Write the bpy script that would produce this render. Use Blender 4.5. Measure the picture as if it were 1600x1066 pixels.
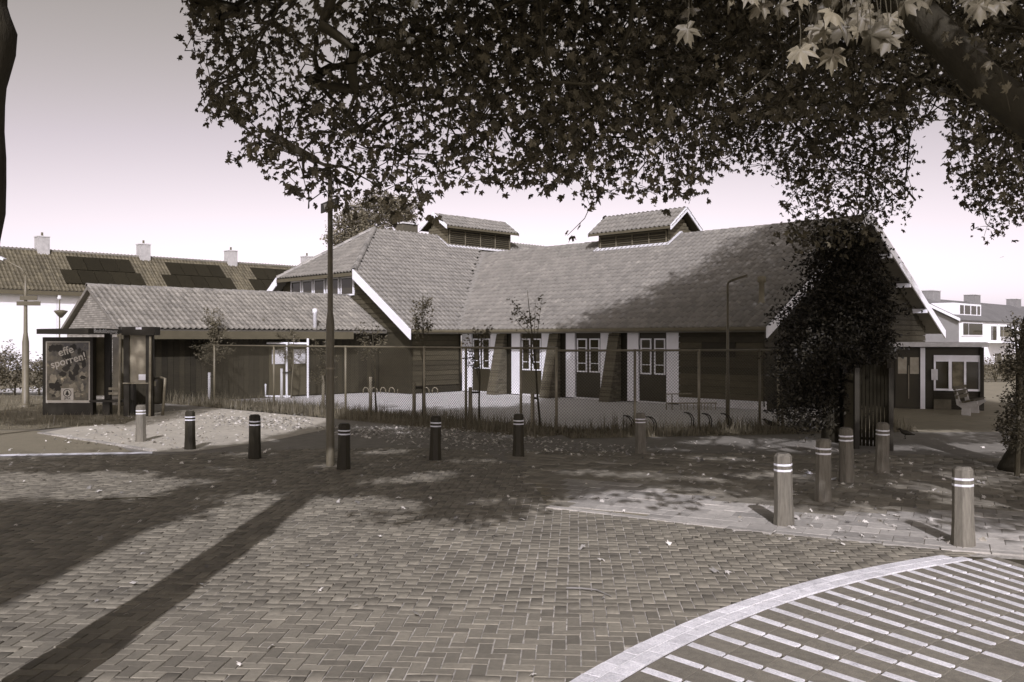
import bpy, math, random
import numpy as np
from mathutils import Vector, Matrix
R = math.radians
random.seed(7); rng = np.random.default_rng(7)
for o in list(bpy.data.objects): bpy.data.objects.remove(o)
SC = bpy.context.scene; COL = SC.collection
H, F = 2.1, 1400.0                       # eye height, focal length in photo pixels
SUN_EL = 35.0; TAN = math.tan(R(SUN_EL))
# ------------------------------------------------------------------ camera, sky, sun
cd = bpy.data.cameras.new('camera'); cam = bpy.data.objects.new('camera', cd); COL.objects.link(cam)
cam.location = (0, 0, H); cam.rotation_euler = (R(90), 0, 0)
cd.sensor_width = 36; cd.lens = 36*F/1600; cd.shift_y = -3/1600; cd.clip_start = .05; cd.clip_end = 2000
SC.camera = cam
w = bpy.data.worlds.new('World'); SC.world = w; w.use_nodes = True
nt = w.node_tree; nt.nodes.clear()
sky = nt.nodes.new('ShaderNodeTexSky'); sky.sky_type = 'NISHITA'; sky.sun_disc = False
sky.sun_elevation = R(SUN_EL); sky.sun_rotation = R(180); sky.dust_density = 1.3; sky.air_density = 1.0
bw = nt.nodes.new('ShaderNodeRGBToBW'); nt.links.new(sky.outputs[0], bw.inputs[0])
pw = nt.nodes.new('ShaderNodeMath'); pw.operation = 'POWER'; pw.inputs[1].default_value = 1.33; nt.links.new(bw.outputs[0], pw.inputs[0])
pk = nt.nodes.new('ShaderNodeMath'); pk.operation = 'MULTIPLY'; pk.inputs[1].default_value = .755; nt.links.new(pw.outputs[0], pk.inputs[0])
mrk = nt.nodes.new('ShaderNodeMapRange'); mrk.inputs[1].default_value = 2.7; mrk.inputs[2].default_value = 5.0; nt.links.new(pk.outputs[0], mrk.inputs[0])
tc = nt.nodes.new('ShaderNodeMix'); tc.data_type = 'RGBA'; tc.inputs[6].default_value = (1, .915, .875, 1); tc.inputs[7].default_value = (1, .895, .965, 1); nt.links.new(mrk.outputs[0], tc.inputs[0])
tint = nt.nodes.new('ShaderNodeMix'); tint.data_type = 'RGBA'; tint.blend_type = 'MULTIPLY'; tint.inputs[0].default_value = 1
nt.links.new(pk.outputs[0], tint.inputs[6]); nt.links.new(tc.outputs[2], tint.inputs[7])
bg = nt.nodes.new('ShaderNodeBackground'); bg.inputs[1].default_value = .138
nt.links.new(tint.outputs[2], bg.inputs[0])
wo = nt.nodes.new('ShaderNodeOutputWorld'); nt.links.new(bg.outputs[0], wo.inputs[0])
sd = bpy.data.lights.new('sun', 'SUN'); sun = bpy.data.objects.new('sun', sd); COL.objects.link(sun)
sd.energy = 3.5; sd.angle = R(.53); sd.color = (1.0, .965, 1.14)
sun.rotation_euler = (R(90-SUN_EL), 0, R(0.6)); sun.location = (0, -30, 30)
SC.view_settings.view_transform = 'Standard'; SC.view_settings.look = 'None'
SC.view_settings.exposure = 0; SC.view_settings.gamma = 1; SC.view_settings.use_curve_mapping = False
# ------------------------------------------------------------------ helpers
def G(px, py):                           # ground point under a photo pixel
    d = F*H/(py-530); return Vector(((px-800)/F*d, d, 0))
def Xd(px, d): return (px-800)/F*d
def Zd(py, d): return H+(530-py)/F*d
S2 = math.sqrt(.5)
def UV(u, v, z=0): return Vector(((u+v)*S2, (v-u)*S2, z))
def S(g, warm=1.0):                      # toned grey: the photograph is a sepia print
    g = min(.84, g*1.19); warm *= max(.2, 1.2-1.4*g); return (g*(1+.10*warm), g*(1-.03*warm), g*(1-.39*warm), 1)
MATS = {}
def mat(name, g, rough=.85, var=.25, scale=6, bump=0, bscale=60, rnd=0, src='obj', warm=1.0, spec=.3, stretch=(1,1,1), spots=0, sscale=3, col=None, metal=0, streak=0):
    if name in MATS: return MATS[name]
    m = bpy.data.materials.new(name); m.use_nodes = True; t = m.node_tree; N = t.nodes.new; L = t.links.new
    b = t.nodes['Principled BSDF']; b.inputs['Roughness'].default_value = rough; b.inputs['Specular IOR Level'].default_value = spec; b.inputs['Metallic'].default_value = metal
    geo = N('ShaderNodeNewGeometry'); mp = N('ShaderNodeMapping'); mp.inputs['Scale'].default_value = stretch; L(geo.outputs['Position'], mp.inputs[0])
    def noise(sc, det=5, ro=.6):
        n = N('ShaderNodeTexNoise'); n.inputs['Scale'].default_value = sc; n.inputs['Detail'].default_value = det; n.inputs['Roughness'].default_value = ro; L(mp.outputs[0], n.inputs['Vector']); return n.outputs[0]
    def math_(op, a, c, d=None):
        q = N('ShaderNodeMath'); q.operation = op
        for i, x in enumerate((a, c, d)):
            if x is None: continue
            if isinstance(x, (int, float)): q.inputs[i].default_value = x
            else: L(x, q.inputs[i])
        return q.outputs[0]
    f = math_('MULTIPLY_ADD', math_('SUBTRACT', noise(scale), .5), 2.6*var, 1.0)
    f2 = math_('MULTIPLY_ADD', math_('SUBTRACT', noise(scale*.13, 3), .5), 1.6*var, 1.0); f = math_('MULTIPLY', f, f2)
    if rnd:
        if src == 'attr': a = N('ShaderNodeAttribute'); a.attribute_name = 'rnd'; r = a.outputs['Fac']
        else: a = N('ShaderNodeObjectInfo'); r = a.outputs['Random']
        f = math_('MULTIPLY', f, math_('MULTIPLY_ADD', math_('SUBTRACT', r, .5), 2*rnd, 1.0))
    if spots:
        sp = noise(sscale, 6, .7); mr = N('ShaderNodeMapRange'); mr.inputs[1].default_value = .58; mr.inputs[2].default_value = .72; L(sp, mr.inputs[0])
        f = math_('MULTIPLY', f, math_('MULTIPLY_ADD', mr.outputs[0], spots, 1.0))
    f = math_('MAXIMUM', f, .15)
    mx = N('ShaderNodeMix'); mx.data_type = 'RGBA'; mx.blend_type = 'MULTIPLY'; mx.inputs[0].default_value = 1
    mx.inputs[6].default_value = col or S(g, warm); L(f, mx.inputs[7]); L(mx.outputs[2], b.inputs['Base Color'])
    if bump:
        bp = N('ShaderNodeBump'); bp.inputs['Strength'].default_value = bump; bp.inputs['Distance'].default_value = .02; L(noise(bscale, 6), bp.inputs['Height']); L(bp.outputs[0], b.inputs['Normal'])
    MATS[name] = m; return m
def leafmat(name, g, trans=.35, rnd=.35, src='attr', warm=1.0, rough=.5):
    m = mat(name, g, rough=rough, var=.15, scale=25, rnd=rnd, src=src, warm=warm, spec=.35)
    t = m.node_tree; b = t.nodes['Principled BSDF']; out = t.nodes['Material Output']
    tr = t.nodes.new('ShaderNodeBsdfTranslucent'); mx = t.nodes.new('ShaderNodeMixShader'); mx.inputs[0].default_value = trans
    t.links.new(b.inputs['Base Color'].links[0].from_socket, tr.inputs[0]); t.links.new(b.outputs[0], mx.inputs[1]); t.links.new(tr.outputs[0], mx.inputs[2]); t.links.new(mx.outputs[0], out.inputs[0]); return m
def glassmat(name, g=.03):
    return mat(name, g, rough=.06, var=.1, scale=1.5, spec=.6)
class MB:
    def __init__(s): s.v = []; s.f = []; s.r = []
    def add(s, vs, fs, r=None):
        n = len(s.v); s.v += [tuple(p) for p in vs]; s.f += [tuple(i+n for i in f) for f in fs]
        r = random.random() if r is None else r; s.r += [r]*len(fs); return s
    def box(s, x0, x1, y0, y1, z0, z1, M=None):
        vs = [(x, y, z) for z in (z0, z1) for y in (y0, y1) for x in (x0, x1)]
        if M is not None: vs = [M @ Vector(p) for p in vs]
        return s.add(vs, [(0,2,3,1),(4,5,7,6),(0,1,5,4),(1,3,7,5),(3,2,6,7),(2,0,4,6)])
    def beam(s, p, q, a, b, up=(0,0,1)):              # box from p to q, a wide sideways, b high
        p, q = Vector(p), Vector(q); d = (q-p); l = d.length; d.normalize(); up = Vector(up)
        x = d.cross(up)
        if x.length < 1e-4: x = d.cross(Vector((1,0,0)))
        x.normalize(); z = x.cross(d)
        M = Matrix((( x.x,d.x,z.x,p.x),(x.y,d.y,z.y,p.y),(x.z,d.z,z.z,p.z),(0,0,0,1)))
        return s.box(-a/2, a/2, 0, l, -b/2, b/2, M)
    def tube(s, pts, rad, n=8, cap=True):
        pts = [Vector(p) for p in pts]; rad = rad if isinstance(rad, (list, tuple)) else [rad]*len(pts)
        vs = []; prev = None
        for i, p in enumerate(pts):
            d = (pts[min(i+1, len(pts)-1)]-pts[max(i-1, 0)]).normalized()
            x = prev - d*prev.dot(d) if prev is not None else d.cross(Vector((0,0,1)) if abs(d.z) < .9 else Vector((1,0,0)))
            x.normalize(); prev = x; y = d.cross(x)
            vs += [p+(x*math.cos(2*math.pi*k/n)+y*math.sin(2*math.pi*k/n))*rad[i] for k in range(n)]
        fs = [(i*n+k, i*n+(k+1)%n, (i+1)*n+(k+1)%n, (i+1)*n+k) for i in range(len(pts)-1) for k in range(n)]
        if cap: fs += [tuple(range(n))[::-1], tuple((len(pts)-1)*n+k for k in range(n))]
        return s.add(vs, fs)
    def lathe(s, c, prof, n=16, sides=None):          # prof: (r, z)
        c = Vector(c); n = sides or n
        vs = [c+Vector((r*math.cos(2*math.pi*(k+.5)/n), r*math.sin(2*math.pi*(k+.5)/n), z)) for r, z in prof for k in range(n)]
        fs = [(i*n+k, i*n+(k+1)%n, (i+1)*n+(k+1)%n, (i+1)*n+k) for i in range(len(prof)-1) for k in range(n)]
        fs += [tuple(range(n))[::-1], tuple((len(prof)-1)*n+k for k in range(n))]
        return s.add(vs, fs)
    def prism(s, poly, off):                          # polygon extruded along off
        n = len(poly); poly = [Vector(p) for p in poly]; off = Vector(off)
        return s.add(poly+[p+off for p in poly], [tuple(range(n))[::-1], tuple(range(n, 2*n))]+[(i, (i+1)%n, n+(i+1)%n, n+i) for i in range(n)])
    def build(s, name, m, parent=None, smooth=False):
        me = bpy.data.meshes.new(name); me.from_pydata(s.v, [], s.f)
        a = me.attributes.new('rnd', 'FLOAT', 'FACE'); a.data.foreach_set('value', s.r)
        return link(name, me, m, parent, smooth)
def link(name, me, m, parent=None, smooth=False):
    if not me.materials: me.materials.append(m)
    if smooth: me.polygons.foreach_set('use_smooth', [True]*len(me.polygons))
    o = bpy.data.objects.new(name, me); COL.objects.link(o)
    if parent is not None:
        o.parent = parent; o.matrix_parent_inverse = PINV[parent.name].copy() if parent.name in PINV else Matrix()
    PINV[o.name] = Matrix()
    return o
PINV = {}
def tag(o, label=None, cat=None, group=None, kind=None):
    for k, x in (('label', label), ('category', cat), ('group', group), ('kind', kind)):
        if x: o[k] = x
    return o
def thing(name, label, cat, loc=(0,0,0), group=None):
    o = bpy.data.objects.new(name, None); COL.objects.link(o); o.location = loc; o.empty_display_size = .2
    PINV[o.name] = Matrix.Translation(-Vector(loc)); return tag(o, label, cat, group)
def part_at(name, me, m, parent, loc, rot=None, scale=None):   # a placed part that shares mesh data; rot is a 3x3 Matrix
    o = link(name, me, m, parent); M = Matrix.Translation(Vector(loc))
    if rot is not None: M = M @ rot.to_4x4()
    if scale is not None: M = M @ Matrix.Diagonal((*scale, 1))
    o.matrix_basis = M; return o
KIDS = {}
def copy_tree(o, loc, label=None, rz=0, sc=1):
    def cp(q, par):
        c = q.copy(); COL.objects.link(c)
        if par is not None: c.parent = par; c.matrix_parent_inverse = q.matrix_parent_inverse.copy()
        for k in q.children: cp(k, c)
        return c
    r = cp(o, None); r.location = loc; r.rotation_euler = (0, 0, rz); r.scale = (sc, sc, sc)
    if label: r['label'] = label
    return r
def mesh_np(name, V, Fs, rnd=None):                    # V (n,3), Fs (m,k)
    me = bpy.data.meshes.new(name); n, (m_, k) = len(V), Fs.shape
    me.vertices.add(n); me.vertices.foreach_set('co', np.ascontiguousarray(V, np.float32).ravel())
    me.loops.add(m_*k); me.loops.foreach_set('vertex_index', np.ascontiguousarray(Fs, np.int32).ravel())
    me.polygons.add(m_); me.polygons.foreach_set('loop_start', np.arange(0, m_*k, k, dtype=np.int32))
    me.update(calc_edges=True)
    if rnd is not None:
        a = me.attributes.new('rnd', 'FLOAT', 'FACE'); a.data.foreach_set('value', np.ascontiguousarray(rnd, np.float32))
    return me
def instances(name, tv, tf, Ms, locs, rnd=None):       # merge many transformed copies of a template
    tv = np.asarray(tv, float); tf = np.asarray(tf, int); N = len(locs)
    V = np.einsum('nij,kj->nki', Ms, tv)+locs[:, None, :]
    Fs = tf[None]+(np.arange(N)*len(tv))[:, None, None]
    if rnd is None: rnd = rng.random(N)
    return mesh_np(name, V.reshape(-1, 3), Fs.reshape(-1, tf.shape[1]), np.repeat(rnd, len(tf)))
def rotz(a):
    c, s = np.cos(a), np.sin(a); M = np.zeros((len(a), 3, 3)); M[:,0,0] = c; M[:,0,1] = -s; M[:,1,0] = s; M[:,1,1] = c; M[:,2,2] = 1; return M
def inpoly(x, y, poly):
    x = np.asarray(x, float); y = np.asarray(y, float); r = np.zeros(x.shape, bool); n = len(poly)
    for i in range(n):
        (x1, y1), (x2, y2) = poly[i], poly[(i+1) % n]
        if y1 == y2: continue
        c = ((y1 > y) != (y2 > y)) & (x < (x2-x1)*(y-y1)/(y2-y1)+x1); r ^= c
    return r
def sheet(name, pts, z, m, kind='structure'):
    b = MB(); b.add([(p[0], p[1], z) for p in pts], [tuple(range(len(pts)))])
    o = b.build(name, m); return tag(o, kind=kind)
def text(name, s, size, m, parent, M, ext=.002, sx=1):
    c = bpy.data.curves.new(name, 'FONT'); c.body = s; c.size = size; c.extrude = ext; c.align_x = 'CENTER'; c.align_y = 'CENTER'; c.offset = size*.012
    o = bpy.data.objects.new(name, c); COL.objects.link(o); dg = bpy.context.evaluated_depsgraph_get()
    me = bpy.data.meshes.new_from_object(o.evaluated_get(dg)); bpy.data.objects.remove(o)
    me.transform(M @ Matrix.Diagonal((sx, 1, 1, 1))); me.materials.clear(); return link(name, me, m, parent)
def frame_M(o, ex, ez):                                # local x->ex, y->ez (up), z-> outwards
    ex = Vector(ex).normalized(); ez = Vector(ez).normalized(); n = ex.cross(ez)
    return Matrix(((ex.x,ez.x,n.x,o[0]),(ex.y,ez.y,n.y,o[1]),(ex.z,ez.z,n.z,o[2]),(0,0,0,1)))
# ------------------------------------------------------------------ materials
m_ground = mat('soil', .16, var=.3, scale=3, bump=.4)
m_sand = mat('joint sand', .36, var=.9, scale=16, bump=.3, warm=.8)
m_brick = mat('paving brick', .178, spots=-.3, sscale=.8, rough=.75, var=.24, scale=22, rnd=.27, bump=.25, bscale=140, warm=.8)
m_brick_s = mat('paving brick joined', .178, spots=-.3, sscale=.8, rough=.75, var=.24, scale=22, rnd=.27, src='attr', bump=.25, bscale=140, warm=.8)
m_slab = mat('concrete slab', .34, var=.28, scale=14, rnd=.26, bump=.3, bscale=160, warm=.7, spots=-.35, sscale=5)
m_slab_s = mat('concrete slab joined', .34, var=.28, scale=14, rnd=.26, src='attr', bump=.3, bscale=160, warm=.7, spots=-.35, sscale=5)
m_slab_d = mat('darker slab', .2, var=.3, scale=12, rnd=.22, bump=.3, bscale=160, warm=.8, spots=.25, sscale=4)  # darker slabs away from the kerb and along the left edge
m_slab_ds = mat('darker slab joined', .2, var=.3, scale=12, rnd=.22, src='attr', bump=.3, bscale=160, warm=.8, spots=.25, sscale=4)
m_white_stone = mat('white paver', .64, var=.4, scale=70, rnd=.12, spots=-.45, sscale=11, bump=.3, bscale=250, warm=.75)
m_dark_stone = mat('dark exposed aggregate', .185, var=.5, scale=120, rnd=.1, src='attr', bump=.5, bscale=200, warm=.8)
m_asphalt = mat('asphalt', .17, var=.2, scale=30, bump=.3, bscale=200)
m_play = mat('playground paving', .48, var=.16, scale=4, bump=.2, warm=.55)
m_tile = mat('roof tile', .155, rough=.62, var=.22, scale=5, rnd=.14, src='attr', warm=.55, spec=.45, spots=.55, sscale=1.9)
m_tile_o = mat('ridge tile', .2, rough=.6, var=.25, scale=6, rnd=.3, warm=.5, spec=.45, spots=.5, sscale=4)
m_under = mat('roof underside', .06, var=.2)
m_white = mat('white paint', .78, rough=.5, var=.05, scale=5, warm=.15)
m_whitewall = mat('white wall plaster', .8, var=.06, scale=3, warm=.18)
m_dwood = mat('dark stained wood', .026, rough=.7, var=.35, scale=5, rnd=.3, stretch=(1,1,6), bump=.3)
m_dwood_s = mat('dark stained boards joined', .045, rough=.7, var=.35, scale=5, rnd=.3, src='attr', stretch=(1,1,6))
m_gwood = mat('brown weathered planks', .06, rough=.75, var=.35, scale=5, rnd=.3, stretch=(1,1,6), bump=.3)
m_louvre = mat('louvre wood', .11, rough=.7, var=.3, scale=6, rnd=.2)
m_fascia = mat('painted fascia', .085, rough=.6, var=.2, scale=3)
m_door = mat('dark door paint', .035, rough=.4, var=.2, scale=3)
m_glass = glassmat('window glass', .035)
m_wallbrick = mat('wall brick', .085, var=.3, scale=10, rnd=.4, warm=.8, src='attr', bump=.3)
m_mortar = mat('mortar', .1, var=.2, scale=10)
m_lead = mat('lead flashing', .6, rough=.5, var=.2, scale=8, warm=.3)
m_steel = mat('galvanised steel', .2, rough=.45, var=.25, scale=10, spec=.5, metal=.3)
m_pole = mat('grey painted pole', .12, rough=.5, var=.25, scale=6, spec=.5)
m_wire = mat('fence wire', .05, rough=.5, var=.2, scale=10)
m_black = mat('black powder coat', .02, rough=.5, var=.2, scale=6)
m_bolw = mat('weathered bollard wood', .14, rough=.8, var=.45, warm=.7, spots=-.4, sscale=2.5, scale=9, rnd=.12, stretch=(6,6,.7), bump=.4, bscale=30)
m_bold = mat('shade-toned bollard', .03, rough=.6, var=.3, scale=9, rnd=.15, stretch=(4,4,.8))  # same posts as the pale ones, their shade put into the colour
m_band = mat('reflective band', .85, rough=.35, var=.03, warm=.1)
m_bark = mat('plane bark', .028, rough=.9, var=.45, scale=7, bump=.8, bscale=22, stretch=(1,1,.45), spots=.7, sscale=4)
m_twig = mat('twig bark', .05, rough=.9, var=.3, scale=12)
m_leaf = leafmat('plane leaf', .1, trans=.3, rnd=.6)
m_leaf_o = leafmat('plane leaf single', .1, trans=.3, rnd=.5, src='obj')
m_leaf_b = leafmat('sunlit plane leaf', .15, trans=.3, rnd=.45, src='obj')  # lighter copy of the plane leaf, sunlight put into its colour
m_bush = leafmat('dark evergreen leaf', .022, trans=.06, rnd=.6, rough=.6)
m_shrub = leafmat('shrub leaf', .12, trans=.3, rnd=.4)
m_sap = leafmat('sapling leaf', .1, trans=.3, rnd=.4)
m_grass = leafmat('grass blade', .15, trans=.3, rnd=.45, warm=1.0)
m_litter = leafmat('fallen leaf', .42, trans=.1, rnd=.7, warm=.8, rough=.6)
m_stake = mat('stake wood', .22, rough=.85, var=.3, scale=10, stretch=(3,3,.5))
m_rubber = mat('black strap', .02, rough=.6, var=.1)
m_conc = mat('pale concrete', .5, var=.2, scale=8, bump=.3, warm=.4)
m_solar = mat('solar cell', .018, rough=.25, var=.15, scale=2, rnd=.15, spec=.5)
m_poster = mat('poster print', .075, rough=.3, var=1.6, scale=4, spots=4.5, sscale=3.2, spec=.5)
m_light = mat('poster light print', .42, rough=.35, var=.15, scale=20)
m_gutter = mat('zinc gutter', .1, rough=.5, var=.2)
m_bird = mat('black plumage', .02, rough=.6, var=.3, scale=20)
m_backtree = leafmat('pale tree leaf', .16, trans=.3, rnd=.4)
# ------------------------------------------------------------------ ground
sheet('ground', [(-900,-900),(900,-900),(900,900),(-900,900)], -.03, m_ground)
# fence line
FA, FB, FC = Vector((-11.9, 31.3, 0)), Vector((1.0, 20.15, 0)), Vector((6.4, 21.2, 0))
play = sheet('playground', [FA+Vector((.2,.2,0)), FB, FC, (7.2,21.5), (9.6,25.5), (9.0,29), (4,40), (-18,52), (-22,36)], -.008, m_play)
# --- brick road
road = sheet('road', [(-30,-14),(-30,12.5),(-30,15.8),(-9.5,15.9),(-6,16.45),(-4,17.25),(-2,17.45),(-.6,17.05),(.2,14.6),(.6,11.6),(5.0,8.85),(12,6.6),(30,4),(30,-14)], -.012, m_sand)
cross_c = None
# border arc of the crossing: circle through three of its points
def circ(a, b, c):
    ax, ay, bx, by, cx, cy = *a, *b, *c; d = 2*(ax*(by-cy)+bx*(cy-ay)+cx*(ay-by))
    ux = ((ax*ax+ay*ay)*(by-cy)+(bx*bx+by*by)*(cy-ay)+(cx*cx+cy*cy)*(ay-by))/d
    uy = ((ax*ax+ay*ay)*(cx-bx)+(bx*bx+by*by)*(ax-cx)+(cx*cx+cy*cy)*(bx-ax))/d
    return np.array((ux, uy)), math.hypot(ax-ux, ay-uy)
p1, p2, p3 = G(890,1066).xy, G(1180,933).xy, G(1484,866).xy
CC, CR = circ(p1, p2, p3)
th1 = math.atan2(p1[1]-CC[1], p1[0]-CC[0]); th3 = math.atan2(p3[1]-CC[1], p3[0]-CC[0])
def on_arc(r, th): return np.array((CC[0]+r*math.cos(th), CC[1]+r*math.sin(th)))
def slab_edge(x): return np.interp(x, [-30,-9.5,-6,-4,-2,-.6,.2,.45,2.4,4.3,6,12], [15.8,15.9,16.4,17.2,17.4,17.0,14.5,11.25,10.0,9.0,8.4,6.5])
# herringbone bricks
BW = .1; gap = .0045; ang = R(-4)
cells = []
ii = np.arange(-200, 200)
I, J = np.meshgrid(ii, ii, indexing='ij'); kk = (I-J) % 4
hx, hy = I[kk == 0]+1.0, J[kk == 0]+.5; vx, vy = I[kk == 3]+.5, J[kk == 3]+1.0
cx = np.concatenate([hx, vx])*BW; cy = np.concatenate([hy, vy])*BW+8; rot = np.concatenate([np.zeros(len(hx)), np.full(len(vx), math.pi/2)])
bx = cx*math.cos(ang)-(cy-8)*math.sin(ang); by = cx*math.sin(ang)+(cy-8)*math.cos(ang)+8
keep = (by > 4.6) & (by < np.where(bx < .2, 17.6, 13.0)) & (by < slab_edge(bx)-.03) & (np.abs(bx) < .62*by+.9)
rr = np.hypot(bx-CC[0], by-CC[1]); edge_ = np.clip((rr-CR-.1)/.6, 0, 1); keep &= ~((rr < CR-.05) & (bx > -1))
bx, by, rot, edge_ = bx[keep], by[keep], rot[keep]+ang, edge_[keep]
def frustum(l, w_, h, c):
    v = [(sx*l/2, sy*w_/2, 0) for sx, sy in ((-1,-1),(1,-1),(1,1),(-1,1))]; 
    v2 = [(x, y, h-c) for x, y, _ in v]; v3 = [(math.copysign(abs(x)-c, x), math.copysign(abs(y)-c, y), h) for x, y, _ in v]
    f = [(8,9,10,11)]+[(a+i, a+(i+1)%4, a+4+(i+1)%4, a+4+i) for a in (0, 4) for i in range(4)]
    return v+v2+v3, f
BT = frustum(.2-gap*1.6, .1-gap*1.6, .03, .003)
nb = len(bx); Mb = rotz(rot+rng.normal(0, .012, nb)); sc_ = 1-rng.random((nb, 2))*.035; Mb[:,:,0] *= sc_[:,:1]; Mb[:,:,1] *= sc_[:,1:]
tilt = rng.normal(0, .012, (nb, 2)); Mb[:,2,0] += tilt[:,0]; Mb[:,2,1] += tilt[:,1]
lb = np.stack([bx+rng.normal(0, .0012, nb), by+rng.normal(0, .0012, nb), -.032+rng.normal(0, .0016, nb)+edge_*.0045*np.sin(bx*1.7+by*.9)*np.sin(by*1.3-bx*.6)-.002*(1-edge_)], 1)
inview = np.abs(800+F*bx/by-800) < 790
order = np.argsort(np.where(inview & (by > 5.6), by, 99))
near, rest = order[:300], order[300:]
bm_ = bpy.data.meshes.new('brick'); bm_.from_pydata(BT[0], [], BT[1])
for i in near:
    part_at('brick', bm_, m_brick, road, lb[i], Matrix(Mb[i].tolist()))
o = link('brick_paving', instances('brick_paving', BT[0], BT[1], Mb[rest], lb[rest]), m_brick_s, road); o['kind'] = 'stuff'
# --- crossing: white border rows and dashes set in dark pavers
crossing = sheet('crossing', [tuple(on_arc(CR, t)) for t in np.linspace(th1+.12, th3, 14)]+[(12,6.55),(12,2),(0,2)], -.011, mat('crossing base', .05, var=.3))
def poly_paver(b, pts, h, z0=-.02):
    n = len(pts); c = sum((Vector((*p, 0)) for p in pts), Vector())/n; c.z = 0
    lo = [Vector((*p, z0)) for p in pts]; hi = [Vector((*p, h-.002)) for p in pts]; tp = [Vector((*p, h))+(c-Vector((*p, 0))).normalized()*.0018 for p in pts]
    vs = lo+hi+tp; fs = [tuple(range(2*n, 3*n))]+[(a+i, a+(i+1)%n, a+n+(i+1)%n, a+n+i) for a in (0, n) for i in range(n)]
    b.add(vs, fs)
RW = .114; step = .245/CR
for row in range(2):
    r1 = CR-row*(RW+.009); r0 = r1-RW; t = th1+.06+row*step*.5
    while t-step > th3-step*(.55 if row else .3):
        b = MB(); g_ = .004/CR
        poly_paver(b, [on_arc(r0, t-g_), on_arc(r0, t-step+g_), on_arc(r1, t-step+g_), on_arc(r1, t-g_)][::1], .004+random.gauss(0, .001))
        b.build('white_paver', m_white_stone, crossing); t -= step
ri = CR-2*(RW+.008)
dark = MB(); strips = []; t = th1+.06
while t > th3-.02:
    f_ = min(1, max(0, (th1-t)/(th1-th3))); sp = .33-.13*f_; strips.append((t, sp)); t -= sp/CR
for k, (tm, sp) in enumerate(strips[::-1]):
    c, s_ = math.cos(tm), math.sin(tm); a_ = R(-9)
    e1 = np.array((-c*math.cos(a_)+s_*math.sin(a_), -c*math.sin(a_)-s_*math.cos(a_))); e2 = np.array((s_, -c)); st = on_arc(ri-.012, tm); L_ = .3; n_w = 5 if (k >= 6 and k % 2 == 0) else 14
    for q in range(14):
        shr = 1-q*L_/CR*.75; o_ = st+e1*(q*L_)
        if o_[1] < 4.2: continue
        def rect(y0, y1, eg=.004):
            r = [o_+e1*eg+e2*y0*shr, o_+e1*(L_-eg)+e2*y0*shr, o_+e1*(L_-eg)+e2*y1*shr, o_+e1*eg+e2*y1*shr]
            return r[::-1] if (r[1]-r[0])[0]*(r[2]-r[1])[1]-(r[1]-r[0])[1]*(r[2]-r[1])[0] < 0 else r
        wj = .078+random.gauss(0, .004)
        if q < n_w:
            if abs(o_[0]/o_[1]) < .63 and o_[1] > 4.9: b = MB(); poly_paver(b, rect(0, wj, .012+abs(random.gauss(0, .003))), .003+random.gauss(0, .001)); b.build('white_paver', m_white_stone, crossing)
        else: poly_paver(dark, rect(0, wj), .001)
        nd = 1
        for z in range(nd): y0 = wj+.004+(sp-wj-.004)*z/nd; poly_paver(dark, rect(y0, y0+(sp-wj-.004)/nd-.004), .001+random.gauss(0, .001))
o = dark.build('dark_pavers', m_dark_stone, crossing); o['kind'] = 'stuff'
# --- slab pavement
pavement = sheet('pavement', [(-3,17.3),(-.6,17.0),(.2,14.5),(.45,11.25),(2.4,10.0),(4.3,9.0),(6,8.4),(12,6.5),(30,6),(30,22),(9.5,20.2),(6.4,21.1),(1.0,20.05),(-11.9,31.2),(-22,36),(-40,36),(-40,24),(-12,19),(-10,17)], -.010, mat('pavement joint', .2, var=.3, scale=8))
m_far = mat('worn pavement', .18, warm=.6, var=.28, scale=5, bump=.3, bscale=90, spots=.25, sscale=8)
sheet('path', [(6.3,21.1),(9.5,20.1),(30,20),(34,45),(9,45),(9,29),(9.6,25.5),(7.2,21.5)], -.006, mat('worn asphalt path', .2, var=.25, scale=3, bump=.2, bscale=90, spots=.2, sscale=5))
pl = [(-30,15.75),(-9.5,15.85),(-6,16.35),(-4,17.15),(-2,17.35),(-.6,16.95),(.15,14.5),(.9,15.6),(3.0,16.6),(9,15.5),(30,13),(30,22),(9.5,20.2),(6.4,21.1),(1.0,20.05),(-11.9,31.2),(-22,36),(-40,36),(-40,24),(-12,19),(-10.5,17)]
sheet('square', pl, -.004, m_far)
tl = .3; ST = frustum(tl-.006, tl-.006, .03, .003); sa = R(-26)
gi, gj = np.meshgrid(np.arange(-40, 60), np.arange(-40, 60), indexing='ij')
sx0 = (gi+(gj % 2)*.5).ravel()*tl; sy0 = gj.ravel()*tl
sx = sx0*math.cos(sa)-sy0*math.sin(sa)+2; sy = sx0*math.sin(sa)+sy0*math.cos(sa)+10.1
pl_s = [(.5,11.3),(2.4,10.12),(4.3,9.12),(6,8.5),(9,7.4),(10,15),(7.5,16.2),(3.0,16.6),(-.2,16.9),(.25,14.6)]
kp = inpoly(sx, sy, pl_s); sx, sy = sx[kp], sy[kp]; n_ = len(sx)
Ms = rotz(np.full(n_, sa)+rng.normal(0, .006, n_)); tt = rng.normal(0, .008, (n_, 2)); Ms[:,2,0] += tt[:,0]; Ms[:,2,1] += tt[:,1]
ls = np.stack([sx, sy, -.028+rng.normal(0, .0025, n_)], 1)
od = np.argsort(np.where(np.abs(sx/sy) < .56, sy, 99)); sm = bpy.data.meshes.new('paving_slab'); sm.from_pydata(ST[0], [], ST[1])
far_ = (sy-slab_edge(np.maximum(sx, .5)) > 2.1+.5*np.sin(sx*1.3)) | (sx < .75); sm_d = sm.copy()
for i in od[:300]: part_at('paving_slab', sm_d if far_[i] else sm, m_slab_d if far_[i] else m_slab, pavement, ls[i], Matrix(Ms[i].tolist()))
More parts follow.
